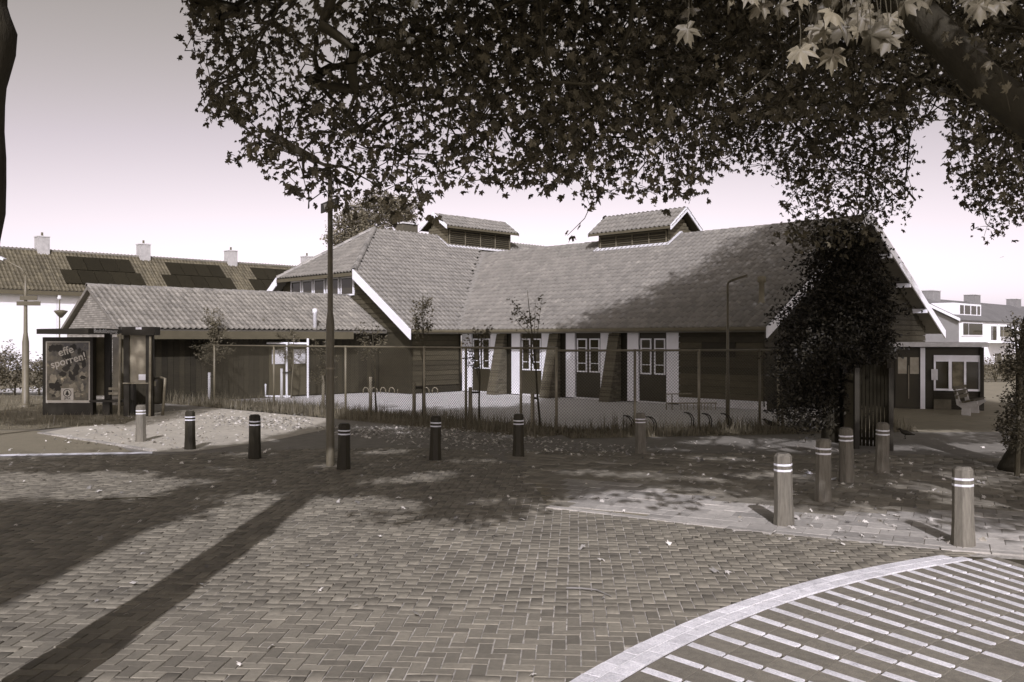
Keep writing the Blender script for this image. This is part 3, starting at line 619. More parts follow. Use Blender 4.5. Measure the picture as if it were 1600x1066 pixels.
# ------------------------------------------------------------------ bollards
def bollard(label, m, h=.77):
    r = thing('bollard', label, 'bollard', (0,0,0), 'bollards along the square'); 
    b = MB(); b.lathe((0,0,0), [(.118,-.05),(.116,.0),(.104,.25),(.098,h-.05),(.098,h-.03),(.072,h)], sides=8); b.build('post', m, r)
    for z in (h-.13, h-.19): b = MB(); b.lathe((0,0,0), [(.0995,z),(.1015,z+.002),(.1015,z+.02),(.0995,z+.022)], sides=8); b.build('reflector_band', m_band, r)
    return r
bols = [(220,690,'l','pale sunlit bollard standing before the information panel at the bus stop',.75),
 (297,702,'d','shade-toned bollard just right of the pale sunlit one near the bus shelter',.73), (398,716,'d','shade-toned bollard on the shade edge, left of the tall lamp post',.77),
 (537,733,'d','shade-toned bollard right beside the foot of the tall lamp post',.74), (680,718,'d','shade-toned bollard below the slim young tree, second right of the lamp post',.76),
 (810,713,'d','shade-toned bollard in front of the thin fence post, third right of the lamp post',.76), (1001,708,'l','shaded brown bollard in front of the fence corner and bicycle hoops',.74),
 (1225,820,'l','pale wooden bollard with a sharp shadow on the sunny slabs',.81), (1286,783,'l','pale wooden bollard second in the row before the gate',.81),
 (1323,753,'l','half shaded wooden bollard standing before the dark gate',.80), (1378,738,'l','short looking wooden bollard behind the others at the right end of the gate',.785), (1505,852,'l','large wooden bollard with dark shaded top beside the striped crossing',.80)]
pl_, pd_ = bollard('', m_bolw), bollard('', m_bold); fl = {'l': True, 'd': True}
for px, py, k, lab, h in bols:
    src = pl_ if k == 'l' else pd_; p = G(px, py)
    if fl[k]: src.location = p; src['label'] = lab; src.scale = (1,1,h/.77); fl[k] = False; src.rotation_euler = (0,0,R(20))
    else: c = copy_tree(src, p, lab, R(random.uniform(0, 45))); c.scale = (1,1,h/.77); c.rotation_euler[0] = random.gauss(0, .018); c.rotation_euler[1] = random.gauss(0, .018)
# ------------------------------------------------------------------ lamp posts
lp = G(516,728); t = thing('street_lamp', 'tall street lamp with a street name plate, rising into the leaves', 'street lamp', lp)
MB().lathe(lp, [(.072,-.05),(.07,.0),(.066,2.25),(.072,2.3),(.064,2.42),(.046,2.55),(.04,4.9)], 12).build('pole', m_pole, t, True)
MB().lathe(lp, [(.074,1.6),(.074,1.63)], 12).build('band', m_steel, t)
MB().tube([lp+Vector((0,0,4.85)), lp+Vector((-.08,0,4.98)), lp+Vector((-.3,0,5.08))], .03, 8).build('arm', m_pole, t, True)
q = lp+Vector((-.25,0,5.03)); b = MB(); e = Vector((-.86,0,.46)).normalized()
b.prism([q+Vector((0,-.1,-.03)), q+e*.9+Vector((0,-.13,-.02)), q+e*.95+Vector((0,0,.06)), q+e*.9+Vector((0,.13,-.02)), q+Vector((0,.1,-.03))], Vector((.05,0,.11))); hd_ = b.build('lamp_head', m_fascia, t)
b = MB(); b.prism([q+e*.2+Vector((-.012,-.08,-.05)), q+e*.85+Vector((-.012,-.1,-.05)), q+e*.85+Vector((-.012,.1,-.05)), q+e*.2+Vector((-.012,.08,-.05))], Vector((.01,0,.02))); b.build('lens', m_white, hd_)
sdv = Vector((.50,-.86,0)); sn = Vector((-.86,-.50,0)); z0 = Zd(321,14.7); b = MB(); b.beam(lp+sn*.055-sdv*.3+Z_*z0, lp+sn*.055+sdv*.52+Z_*z0, .02, .16)
sp_ = b.build('name_plate', m_black, t); b = MB()
for dz in (-.072, .072): b.beam(lp+sn*.067-sdv*.29+Z_*(z0+dz), lp+sn*.067+sdv*.51+Z_*(z0+dz), .006, .008)
b.build('plate_border', m_fascia, sp_); text('lettering', 'Westrand', .13, m_light, sp_, frame_M(lp+sn*.067+sdv*.14+Z_*z0, sdv, Z_))
d = 22.0; B_ = Vector((Xd(1137,d), d, 0)); t = thing('street_lamp', 'slim lamp post with flat outstretched head standing behind the fence', 'street lamp', B_)
MB().lathe(B_, [(.05,-.03),(.05,1.2),(.035,1.3),(.03,3.45)], 10).build('pole', m_pole, t, True); MB().tube([B_+Z_*3.43, B_+Vector((.02,0,3.5)), B_+Vector((.12,0,3.55))], .028, 8).build('arm', m_pole, t, True)
b = MB(); b.beam(B_+Vector((.08,0,3.53)), B_+Vector((.46,0,3.66)), .16, .06); b.build('lamp_head', m_pole, t)
d = 28.0; B_ = Vector((Xd(40,d), d, 0)); t = thing('street_lamp', 'grey lamp post left of the bus shelter carrying two name plates', 'street lamp', B_)
MB().lathe(B_, [(.3,-.02),(.14,.06),(.11,.12),(.1,2.0),(.06,2.3),(.05,3.5),(.035,4.1)], 10).build('pole', m_pole, t, True)
MB().tube([B_+Z_*4.05, B_+Vector((-.12,0,4.3)), B_+Vector((-.35,0,4.42)), B_+Vector((-.7,0,4.6))], .025, 8).build('arm', m_pole, t, True)
b = MB(); b.beam(B_+Vector((-.65,0,4.58)), B_+Vector((-1.1,0,4.78)), .2, .07); b.build('lamp_head', m_white, t)
for z, l0, l1 in ((Zd(466,d),-.14,.4),(Zd(474.5,d),-.24,.5)): b = MB(); b.beam(B_+Vector((l0,-.07,z)), B_+Vector((l1,-.07,z)), .02, .13); b.build('name_plate', m_fascia, t)
d = 40.0; B_ = Vector((Xd(93,d), d, 0)); t = thing('street_lamp', 'small bowl lamp on a thin pole behind the shelter roof', 'street lamp', B_)
MB().lathe(B_, [(.04,-.02),(.03,3.0),(.025,3.9)], 8).build('pole', m_pole, t); MB().lathe(B_+Vector((.06,0,0)), [(.05,3.05),(.22,3.25),(.3,3.36),(.1,3.4)], 12).build('lamp_bowl', m_fascia, t, True); MB().lathe(B_, [(.05,3.85),(.1,3.9),(.06,4.05)], 8).build('finial', m_conc, t)
# ------------------------------------------------------------------ bus shelter
bd = 24.9; bs = thing('bus_shelter', 'dark bus shelter with thin roof and a lit poster panel at its left end', 'bus shelter', G(130,650))
XA = lambda px, d=bd: Xd(px, d)
b = MB(); yb = bd-.1
ad = MB().box(XA(70), XA(148), bd-.12, bd+.1, .0, Zd(527,bd), None).build('advert_panel', m_black, bs)
px0, px1, pz0, pz1 = XA(75.5), XA(144), Zd(629,bd), Zd(533.5,bd)
MB().box(px0, px1, bd-.135, bd-.12, pz0, pz1).build('poster_border', m_light, ad)
po = MB().box(px0+.035, px1-.035, bd-.142, bd-.134, pz0+.07, pz1-.03).build('poster', m_poster, ad)
pc = Vector(((px0+px1)/2, bd-.1455, 0)); TM = lambda x, z, a: frame_M((x, bd-.1475, z), (math.cos(a), 0, math.sin(a)), (-math.sin(a), 0, math.cos(a)))
text('lettering', 'effe', .30, m_light, ad, TM(pc.x-.05, pz1-.27, R(16)), .003); text('lettering', 'sporren!', .29, m_light, ad, TM(pc.x+.02, pz1-.53, R(15)), .003)
dk, lt = MB(), MB(); rp_ = random.Random(11); w2, h2 = (px1-px0)/2-.06, (pz1-pz0)
for k in range(46):
    ex, ez, ew, eh = rp_.uniform(-w2, w2), pz0+.1+rp_.uniform(.05, .93)*(h2-.15), rp_.uniform(.04, .16), rp_.uniform(.03, .16); a0 = rp_.uniform(0, 3)
    ex = max(-w2+ew, min(w2-ew, ex)); ez = max(pz0+.09+eh, min(pz1-.05-eh, ez)); yy = bd-.1422-.00005*k
    pts_ = [(pc.x+ex+ew*.7*math.cos(q*.5236+a0)*(1+.25*math.sin(3*q+k)), yy, ez+eh*.8*math.sin(q*.5236+a0)*(1+.2*math.cos(2*q))) for q in range(12)]
    (lt if (k % 2 and ez < pz0+h2*.62) else dk).add(pts_, [tuple(range(12))[::-1]])
pd_ = dk.build('picture', m_black, ad); pd_['kind'] = 'stuff'; pd_ = lt.build('picture', mat('poster pale print', .2, rough=.35, var=.5, scale=9), ad); pd_['kind'] = 'stuff'
lx = pc.x-.01; MB().box(lx-.17, lx+.17, bd-.147, bd-.141, pz0+.075, pz0+.40).build('logo_card', m_light, ad)
lg = MB(); nn = 24
for k in range(nn):
    a0, a1 = 2*math.pi*k/nn, 2*math.pi*(k+1)/nn; c_ = Vector((lx, bd-.1485, pz0+.265)); f_ = lambda r, a: c_+Vector((r*math.cos(a), 0, r*math.sin(a)))
    lg.add([f_(.095,a0), f_(.115,a0), f_(.115,a1), f_(.095,a1)], [(0,1,2,3)])
for z, w_ in ((.035,.035),(.0,.055),(-.035,.07)): lg.add([c_+Vector((-w_,0,z-.012)), c_+Vector((w_,0,z-.012)), c_+Vector((0,0,z+.045))], [(0,1,2)])
lg.add([c_+Vector((-.012,0,-.075)), c_+Vector((.012,0,-.075)), c_+Vector((.012,0,-.045)), c_+Vector((-.012,0,-.045))], [(0,1,2,3)]); lg.build('logo', m_black, ad)
text('lettering', 'SPAR', .085, m_black, ad, TM(lx, pz0+.115, 0), .002)
# roof of the shelter: wedge whose corner points to the viewer
rz0, rz1 = 2.24, 2.38
rp = [(XA(57,24.6),24.6), (XA(138,22.6),22.6), (XA(190,25.2),25.2), (XA(120,27.0),27.0)]
MB().prism([Vector((*p, rz0)) for p in rp], Z_*(rz1-rz0)).build('roof', m_black, bs)
ed = Vector((rp[2][0]-rp[1][0], rp[2][1]-rp[1][1], 0)); mid = Vector((*rp[1], 0)).lerp(Vector((*rp[2], 0)), .5); en = Vector((ed.y,-ed.x,0)).normalized()
text('lettering', 'Beukelsbergweg', .15, m_white, bs, frame_M(mid+en*.004+Z_*2.31, ed, Z_), .002, 1.9)
for px, d_, wd in ((169,25.3,.16),(203,25.0,.3)): MB().box(XA(px,d_)-wd/2, XA(px,d_)+wd/2, d_-.07, d_+.07, 0, 2.25).build('post', m_black, bs)
MB().tube([(XA(186,24.6),24.6,0), (XA(188,24.6),24.6,2.25)], .035, 8).build('post', m_steel, bs)
mg = mat('shelter glass', .16, rough=.1, var=.6, scale=2, spec=.6)
for a, c in ((149,165),(176,186)): MB().box(XA(a,25.3), XA(c,25.3), 25.3, 25.32, .5, 2.15).build('glass_panel', mg, bs)
MB().box(XA(146), XA(205), bd-.25, bd+.1, .36, .42).build('bench_seat', m_black, bs); MB().box(XA(163), XA(174), bd-.12, bd+.06, 0, .36).build('bench_leg', m_black, bs)
for z in (.55,.68): MB().box(XA(167), XA(183), bd+.1, bd+.13, z, z+.07).build('bench_slat', m_stake, bs)
ip = thing('information_panel', 'tall dark framed timetable panel at the right of the bus shelter', 'sign', G(222,652)); d = 24.4
for a, c in ((195,203),(229,240)): MB().box(XA(a,d), XA(c,d), d-.06, d+.06, 0, Zd(512,d)).build('post', m_black, ip)
MB().box(XA(195,d), XA(246,d), d-.2, d+.2, Zd(524,d), Zd(511,d)).build('hood', m_black, ip)
MB().box(XA(203,d), XA(229,d), d-.01, d+.02, Zd(598,d), Zd(524,d)).build('timetable', mat('timetable sheet', .2, rough=.3, var=.5, scale=3), ip); MB().box(XA(217,d), XA(228,d), d-.02, d-.01, Zd(594,d), Zd(585,d)).build('notice', m_white, ip)
MB().box(XA(217,d), XA(226,d), d-.21, d-.2, Zd(515,d), Zd(511.5,d)).build('badge', m_white, ip)
MB().tube([(XA(194,d),d-.08,Zd(599,d)), (XA(234,d),d-.08,Zd(599,d))], .02, 6).build('leaning_rail', m_steel, ip); MB().tube([(XA(234,d-.1),d-.1,0), (XA(235,d-.1),d-.1,Zd(526,d))], .035, 8).build('front_pole', m_steel, ip)
tb = thing('litter_bin', 'dark rounded litter bin hung on a bent steel post by the bus stop', 'litter bin', G(248,648)); d = 24.6
c_ = Vector((XA(245,d), d, 0)); MB().lathe(c_, [(.14,.32),(.17,.4),(.18,.85),(.16,.98),(.1,1.05)], 12).build('bin', m_black, tb, True)
MB().tube([(XA(254,d),d,0), (XA(258,d),d,1.02), (XA(250,d),d,1.05)], .04, 8).build('post', m_steel, tb, True); MB().box(c_.x-.12, c_.x+.05, d-.185, d-.15, .82, .95).build('opening', m_fascia, tb)
# ------------------------------------------------------------------ gate, bench, rails, hoops
m_gate = mat('shade-dark gate', .011, rough=.9, var=.3, spec=.08)  # blackness of the right leaf is shade put into its colour
gt = thing('metal_gate', 'tall dark picket gate standing before the evergreen tree', 'gate', G(1360,705))
GA, GB, GC = Vector((Xd(1319,18.3),18.3,0)), Vector((Xd(1338,17.2),17.2,0)), Vector((Xd(1391,16.9),16.9,0))
for P, Q, sp2, hh, m, wd in ((GA,GB,.1,1.42,m_fascia,.035),(GB,GC,.062,1.5,m_gate,.052)):
    n = int((Q-P).length/sp2)
    for i in range(n+1):
        c_ = P.lerp(Q, i/n); h2 = hh+.12*math.sin(i/n*math.pi) if m is m_gate else hh
        MB().beam(c_+Z_*.06, c_+Z_*h2, wd, .03, up=(Q-P).cross(Z_)).build('picket', m, gt)
    for z in (.2, hh-.15): MB().beam(P+Z_*z+Vector((0,.05,0)), Q+Z_*z+Vector((0,.05,0)), .04, .05).build('rail', m_black, gt)
for P in (GA, GB, GC): MB().beam(P-Z_*.02, P+Z_*1.55, .09, .09).build('post', m_black, gt)
bn = thing('park_bench', 'concrete and plank bench beside the entrance pavilion', 'bench', G(1530,649)); B0 = Vector((Xd(1517,24.6),24.6,0)); dl = Vector((.62,.78,0)); fd = Vector((.78,-.62,0))
for a in (.0, 1.1):
    c_ = B0+dl*a-fd*.2; pr = [(-.08,0),(.14,0),(.13,.2),(.32,.34),(.30,.41),(.05,.33),(-.12,.38),(-.22,.72),(-.28,.70),(-.2,.28),(-.07,.2)]
    MB().prism([c_+fd*(x+.05)+Z_*z-dl*.05 for x, z in pr], dl*.1).build('support', mat('bench concrete', .3, var=.2, scale=8, warm=.5), bn)
for x, z in ((.0,.37),(.11,.40),(.22,.43)): MB().beam(B0-fd*.2+fd*(x+.05)+Z_*z-dl*.18, B0-fd*.2+fd*(x+.05)+Z_*z+dl*1.3, .09, .035).build('plank', m_gwood, bn)
for z in (.5,.62,.74): MB().beam(B0-fd*.2-fd*(.1+(z-.4)*.28)+Z_*z-dl*.18, B0-fd*.2-fd*(.1+(z-.4)*.28)+Z_*z+dl*1.3, .035, .1).build('plank', m_gwood, bn)
def hoop(name, label, p, m, hh=.42, group=None, double=True, lean=.16, r=.014):
    t = thing(name, label, 'bicycle hoop', p, group)
    for dx in ((0, .05) if double else (0,)):
        MB().tube([p+Vector((dx,0,-.02)), p+Vector((dx+.03,0,hh*.6)), p+Vector((dx-.02,0,hh*.85)), p+Vector((dx-.08,0,hh*.97)), p+Vector((dx-lean,0,hh))], r, 6).build('tube', m, t, True)
    return t
hs = [(985,676,'hoop left of the shaded brown bollard'),(1020,678,'hoop right of the shaded brown bollard'),(1079,670,'hoop left of the rusty fence post'),(1107,672,'hoop right of the rusty fence post'),(1137,672,'hoop at the foot of the slim lamp post')]
for px, py, l in hs: p = G(px, py); hoop('bicycle_hoop', 'dark curved bicycle '+l, p, m_black, .38, 'dark bicycle hoops by the fence')
rk = thing('bicycle_rack', 'row of pale tubular bicycle hoops along the dark wall', 'bicycle rack', G(625,618))
for i in range(9):
    p = G(572+i*13.5, 614.5); MB().tube([p+Vector((-.11,0,-.02)), p+Vector((-.11,0,.14)), p+Vector((-.06,0,.22)), p+Vector((.02,0,.22)), p+Vector((.09,0,.14)), p+Vector((.1,0,-.02))], .02, 6).build('hoop', m_steel, rk, True)
br = thing('metal_barrier', 'low tubular barrier with pale bars before the brown plank wall', 'barrier', G(1080,642)); d = 26.6
MB().tube([(Xd(1041,d),d,0), (Xd(1041,d),d,Zd(616,d)), (Xd(1081,d),d,Zd(615,d))], .02, 6).build('rail', m_steel, br, True); MB().tube([(Xd(1050,d),d,Zd(616,d)), (Xd(1050,d),d,0)], .018, 6).build('post', m_pole, br)
MB().tube([(Xd(1042,d),d,Zd(630,d)), (Xd(1120,d),d,Zd(630,d))], .02, 6).build('rail', m_steel, br)
for px in list(range(1064,1079,5))+list(range(1096,1112,5))+[1084,1090,1118]: MB().tube([(Xd(px,d),d,Zd(630,d)), (Xd(px,d),d,.0)], .014, 6).build('bar', m_steel, br)
# birds
def bird(label, p, a, s=1):
    t = MB(); ax = Vector((math.cos(a), math.sin(a), 0)); pts = [(-.19,.10,.010),(-.13,.11,.02),(-.07,.125,.042),(0,.14,.055),(.06,.16,.047),(.09,.19,.030),(.115,.215,.030),(.14,.215,.022),(.165,.208,.007),(.185,.203,.003)]
    t.tube([p+ax*x*s+Z_*z*s for x, z, r in pts], [r*s for x, z, r in pts], 10)
    sd_ = Vector((-ax.y, ax.x, 0))
    for sg in (-1, 1): t.tube([p+sd_*.02*sg*s+Z_*.11*s, p+sd_*.022*sg*s+ax*.015*s+Z_*.05*s, p+sd_*.022*sg*s+Z_*.004, p+sd_*.022*sg*s+ax*.04*s+Z_*.004], .005*s, 5)
    return tag(t.build('bird', m_bird, None, True), label, 'bird')
bird('small dark bird on the ground behind the end of the fence', G(1204,672), R(150), 1.1)
bird('dark bird pecking on the path right of the gate', G(1415,686), R(165), .95)
# ------------------------------------------------------------------ terraced houses, left
for i in range(6):
    v0 = 6.9+7.13*i; v1 = v0+7.12; UE, URi, ze, zr = -64.3, -67.8, 5.33, 8.29
    labs = ['terraced house at the far left edge behind the leaning trunk','terraced house left of the first white chimney, above the two name plates','terraced house with two rows of dark solar panels behind the annex gable','terraced house with solar panels behind the middle of the annex roof','terraced house with solar panels just left of the hall roof','terraced house mostly hidden behind the hall']
    t = thing('terraced_house', labs[i], 'house', UV(-66, (v0+v1)/2), 'terraced houses behind the annex')
    MB().box(-71.0, -64.8, v0+.01, v1-.01, 0, 5.3, UVM).build('wall', m_whitewall, t)
    b = MB(); slab_plane(b, [UV(UE,v0,ze), UV(UE,v1,ze), UV(URi,v1,zr), UV(URi,v0,zr)], .12); slab_plane(b, [UV(URi,v0,zr), UV(URi,v1,zr), UV(-71.3,v1,ze), UV(-71.3,v0,ze)], .12); b.build('roof', m_tile, t)
    rn = UV(URi,v0,zr)-UV(UE,v0,ze); tiles('roof_tiles', UV(UE,v0,ze), V_, rn, [(0,0),(7.12,0),(7.12,rn.length),(0,rn.length)], t, mat('brown terrace tile', .09, rough=.7, var=.25, scale=3, rnd=.25, src='attr'), sc=1.15)
    MB().box(UE-.05, UE+.05, v0, v1, ze-.28, ze-.02, UVM).build('fascia', m_fascia, t)
    MB().beam(UV(URi,v0,zr+.05), UV(URi,v1,zr+.05), .26, .12).build('ridge', m_tile, t)
    if i in (1,2,3,4): 
        c_ = MB().box(URi-.4, URi+.4, v1-.38, v1+.38, zr-.6, zr+.95, UVM).build('chimney', mat('whitewashed chimney', .36, var=.3, scale=4, bump=.3, warm=.4), t); MB().box(URi-.44, URi+.44, v1-.42, v1+.42, zr+.95, zr+1.03, UVM).build('cap', m_conc, c_); MB().lathe(UV(URi,v1,zr+1.0), [(.08,0),(.07,.3)], 8).build('chimney_pot', m_fascia, c_)
    rd = rn.normalized(); nr = V_.cross(rd); nr = nr if nr.z > 0 else -nr
    if i in (2,3,4):
        for row, (n, s0) in enumerate(((5, .55), (4, 1.35))):
            for q in range(n):
                P = UV(UE,v0,ze)+V_*(s0+q*1.12)+rd*(.75+row*1.62)+nr*.12
                MB().prism([P, P+V_*1.08, P+V_*1.08+rd*1.55, P+rd*1.55], nr*.05).build('solar_panel', m_solar, t)
# ------------------------------------------------------------------ flats, right
fb = thing('apartment_block', 'white apartment block with brick chimneys and a white dormer beyond the pavilion', 'building', UV(-28,84)); UE, UR2, ze, zr = -24.6, -28.3, 3.6, 5.5
m_gab = mat('grey gable render', .2, var=.15, scale=2, warm=.25)
MB().box(-32, -24.8, 74.2, 112, -.03, 3.55, UVM).build('wall', m_whitewall, fb)
b = MB(); b.prism([UV(-32,74.18,0), UV(-24.8,74.18,0), UV(-24.8,74.18,3.5), UV(-28.4,74.18,5.3), UV(-32,74.18,3.5)], -V_*.08); b.build('gable_wall', m_gab, fb)
b = MB(); slab_plane(b, [UV(UE,73.9,ze), UV(UE,112,ze), UV(UR2,112,zr), UV(UR2,73.9,zr)], .12); slab_plane(b, [UV(UR2,73.9,zr), UV(UR2,112,zr), UV(-32.2,112,ze), UV(-32.2,73.9,ze)], .12); b.build('roof', mat('grey block roof', .13, warm=.25, var=.3, scale=4, bump=.5, bscale=12), fb)
MB().prism([UV(UE,73.85,ze-.1), UV(UR2,73.85,zr-.1), UV(UR2,73.85,zr+.12), UV(UE,73.85,ze+.12)], -V_*.06).build('bargeboard', m_white, fb)
for px in (1455, 1519, 1584):
    k_ = (px-800)/F; y = 40.02/(1-k_); c_ = Vector((k_*y, y, 0)); vc = (c_.x+c_.y)*S2
    cb = MB().box(UR2-.45, UR2+.45, vc-.85, vc+.85, zr-.6, zr+.62, UVM).build('chimney', mat('chimney brick grey', .19, var=.25, scale=6, warm=.25), fb); MB().box(UR2-.5, UR2+.5, vc-.9, vc+.9, zr+.62, zr+.7, UVM).build('cap', m_conc, cb)
vf = lambda px, u=-24.8: v_at(px, u)
dm = MB().box(-27.2, -25.5, vf(1490,-25.5), vf(1533,-25.5), 3.95, 5.0, UVM).build('dormer', m_white, fb)
for a, c in ((1500,1505.5),(1507.5,1515.5),(1517.5,1525),(1527,1531)): MB().box(-25.52, -25.47, vf(a,-25.5), vf(c,-25.5), 4.15, 4.85, UVM).build('pane', m_glass, dm)
for a, c, z0, z1 in ((1502,1535,2.33,3.48),(1546,1557,1.9,3.3),(1560,1580,2.2,3.3),(1552,1564,-.1,1.0)):
    wn = MB().box(-24.82, -24.74, vf(a), vf(c), z0, z1, UVM).build('window', m_white, fb); m_ = vf(a)+(vf(c)-vf(a))*.28
    MB().box(-24.75, -24.71, vf(a)+.25, m_, z0+.12, z1-.12, UVM).build('pane', m_glass, wn); MB().box(-24.75, -24.71, m_+.15, vf(c)-.25, z0+.12, z1-.12, UVM).build('pane', m_glass, wn)
for z in (1.9, -.2):
    bl = MB().box(-24.8, -23.6, vf(1541), vf(1580), z-.12, z, UVM).build('balcony', m_white, fb); b = MB(); b.box(-23.66, -23.6, vf(1541), vf(1580), z+.85, z+.92, UVM)
    for vv in np.arange(vf(1541), vf(1580), .3): b.box(-23.65, -23.61, vv, vv+.06, z, z+.85, UVM)
    b.build('railing', m_pole, bl)
# ------------------------------------------------------------------ unseen house added behind the viewer to cast the left road shade
hb = thing('unseen_house', 'unseen brick house added behind the viewer to shade the road at the left', 'house', (-9,-8,0))
MB().box(-15, -4.0, -13, -3.2, 0, 9.8).build('wall', m_wallbrick, hb); MB().box(-15.2, -3.85, -13.2, -3.0, 9.8, 10.05).build('roof', m_conc, hb)
for x in (-13, -10, -7):
    for z in (1, 4, 6.6): wn = MB().box(x, x+1.6, -3.2, -3.14, z, z+1.5).build('window', m_white, hb); MB().box(x+.1, x+1.5, -3.14, -3.12, z+.1, z+1.4).build('pane', m_glass, wn)
# ------------------------------------------------------------------ leaves and trees
def leaf_outline(full=True):
    if full: h = [(0,1.0),(13,.66),(24,.74),(40,.42),(52,.92),(66,.62),(78,.66),(96,.36),(112,.62),(134,.46),(160,.22)]
    else: h = [(0,1.0),(38,.42),(55,.9),(95,.38),(115,.6),(160,.22)]
    pts = [(math.radians(a), r) for a, r in h]; pts = pts+[(-a, r) for a, r in pts[::-1] if a > 0]
    vs = [(0, .05, 0)]
    for a, r in pts: x, y = r*math.sin(a), r*math.cos(a); vs.append((x*.92, y, -.30*abs(x)-.22*max(0, y)**2+.10*math.sin(5*a)))
    n = len(pts); fs = [(0, 1+(i+1) % n, 1+i) for i in range(n)]
    return vs, fs
LFULL, LLOW = leaf_outline(True), leaf_outline(False)
def leaf_mats(n, size, hang=.55):
    """random leaf frames: y = towards tip (mostly hanging), z = blade normal"""
    y = rng.normal(0, 1, (n, 3)); y[:,2] = y[:,2]*.6-hang*1.6; y /= np.linalg.norm(y, axis=1)[:,None]
    q = rng.normal(0, 1, (n, 3)); q[:,2] += .8; z = q-(q*y).sum(1)[:,None]*y; z /= np.linalg.norm(z, axis=1)[:,None]
    x = np.cross(y, z); M = np.stack([x*(.65+.5*rng.random(n))[:,None], y, z*(.2+2.0*rng.random(n))[:,None]], 2); return M*size[:,None,None]
# sky-line of the foliage in photo pixels (what hangs into the view)
CAN = [(270,-600),(278,-10),(286,20),(300,55),(268,72),(300,92),(322,120),(306,175),(340,190),(352,170),(372,215),(356,245),(385,262),(425,290),(450,292),(468,330),(505,318),(530,345),(560,330),(600,352),(645,352),(688,345),(682,300),(690,284),(722,296),(760,292),(790,302),(812,285),(830,300),(860,308),(890,300),(915,318),(898,345),(884,372),(910,362),(932,330),(946,300),(962,296),(985,270),(968,298),(990,312),(1012,325),(1035,322),(1060,310),(1090,308),(1112,296),(1116,262),(1150,258),(1168,276),(1180,258),(1205,262),(1224,280),(1226,320),(1218,350),(1198,362),(1240,392),(1290,396),(1340,394),(1352,372),(1385,386),(1380,355),(1415,344),(1438,310),(1426,292),(1400,265),(1432,262),(1440,236),(1422,222),(1438,196),(1462,180),(1472,120),(1480,180),(1480,235),(1476,280),(1500,288),(1492,308),(1525,318),(1530,340),(1520,365),(1552,362),(1575,384),(1594,350),(1640,345),(1640,-600)]
def proj(P):
    y = np.maximum(P[:,1], .05); return 800+F*P[:,0]/y, 530-F*(P[:,2]-H)/y
YGX = [-13,-9.3,-6.5,-5.3,-4.7,-4.3,0,1.0,1.7,5.6,9.9,20]; YGM = [15.3,15.9,16.4,18.2,21,25.6,28.0,29.5,34.5,37,43,52]
YLX = [-13,-4.2,-3.6,-2.4,-1.2,0,.4,1,2.3,3.0,3.5,5,6,8,14]; YLM = [9.7,9.7,11.2,11.6,10.2,10.2,11.5,12.3,13.2,12.9,11.6,10.2,9.6,9.2,9]
_r = random.Random(5); HOLES = [(Xd(px, F*H/(py-530)), F*H/(py-530), .42) for px, py in ((490,790),(430,796),(555,782),(610,790),(400,775),(660,748),(930,738),(1010,742),(760,720),(550,726),(300,752),(210,765),(1130,716),(1340,690))]
HOLES += [(_r.uniform(-5, 3.5), _r.uniform(11.5, 22), _r.uniform(.22, .4)) for _ in range(26)]+[(_r.uniform(3.5, 10), _r.uniform(10, 21), _r.uniform(.25, .6)) for _ in range(34)]
def accept(P, tol=0., jit=.35):  # carves the crowns so their shade and sun flecks land where wanted
    x, y, z = P[:,0], P[:,1], P[:,2]; yg = y+z/TAN+rng.normal(0, jit, len(P)); xg = x; wob = .9*np.sin(x*2.1+z*1.3)+.7*np.sin(x*4.3-z*2.9+y)+.5*np.sin(y*3.1+z*1.9)
    ok = (yg+wob*np.where(xg > 1, 1.0, .45) < np.interp(xg, YGX, YGM)) & (yg+.35*wob > np.interp(xg, YLX, YLM))
    ok &= ~((xg < -5.3) & (yg > 11.8) & (yg < 14.2))
    for hx_, hy_, hr_ in HOLES: ok &= ((xg-hx_)/1.6)**2+(yg-hy_)**2 > hr_*hr_
    ok &= True; ok |= (x < -8.6) & (x > -15) & (yg > 21.8) & (yg < 28.6)
    px, py = proj(P); fr = (y > .6) & (px > -60) & (px < 1660) & (py > -50)
    cj = rng.normal(0, tol, (2, len(P))) if tol else np.zeros((2, len(P)))
    sc1 = 11*np.sin(px*.105+py*.02+y)+7*np.sin(px*.23-y*2); c = inpoly(px+cj[0]+6*np.sin(py*.16), np.minimum(py+cj[1]+sc1, 599), CAN)
    lump = np.sin(x*3.3+y*1.1)*np.sin(z*3.9+y*.8+1)+.6*np.sin(x*6.1-z*4+y); c &= ~((lump < -.7) & (rng.random(len(P)) < .6))
    c &= ~((y < 7.4) & ~((px > 1400) & (py < 260) & (y > 5.4) & (px-py > 1330)))
    c &= ~((px < 1000) & (y > 14)); c &= ~((px > 1130) & (px < 1470) & (py > 190) & (y < 11.5)); c &= ~((px > 1480) & (py > 200) & (y < 8))
    ok &= np.where(fr, c, True); ok &= (np.hypot(x, y) > 1.6) | (z > 5)
    return ok
class Tree: pass
def ell(c, r): return np.array(c, float), np.array(r, float)
TA = dict(trunk=[(-2.92,4.5,-.05),(-2.9,4.5,.3),(-2.86,4.5,1.5),(-2.805,4.5,2.6),(-2.79,4.5,2.9),(-2.775,4.5,3.3),(-2.77,4.5,3.5),(-2.77,4.5,3.65),(-2.79,4.5,3.8),(-2.72,4.6,6.2),(-2.3,4.8,8)], tr=[.3,.25,.225,.205,.215,.205,.225,.25,.215,.2,.17], ells=[ell((-.6,9.6,4.9),(4.4,3.0,2.0)), ell((-2.2,6.0,8.2),(6.6,7.4,5.0)), ell((-6.2,2,8.2),(5.2,6,3.6)), ell((-1,3,11),(5.5,6,4.2)), ell((-.5,8.5,12.0),(5,5,4.6))])
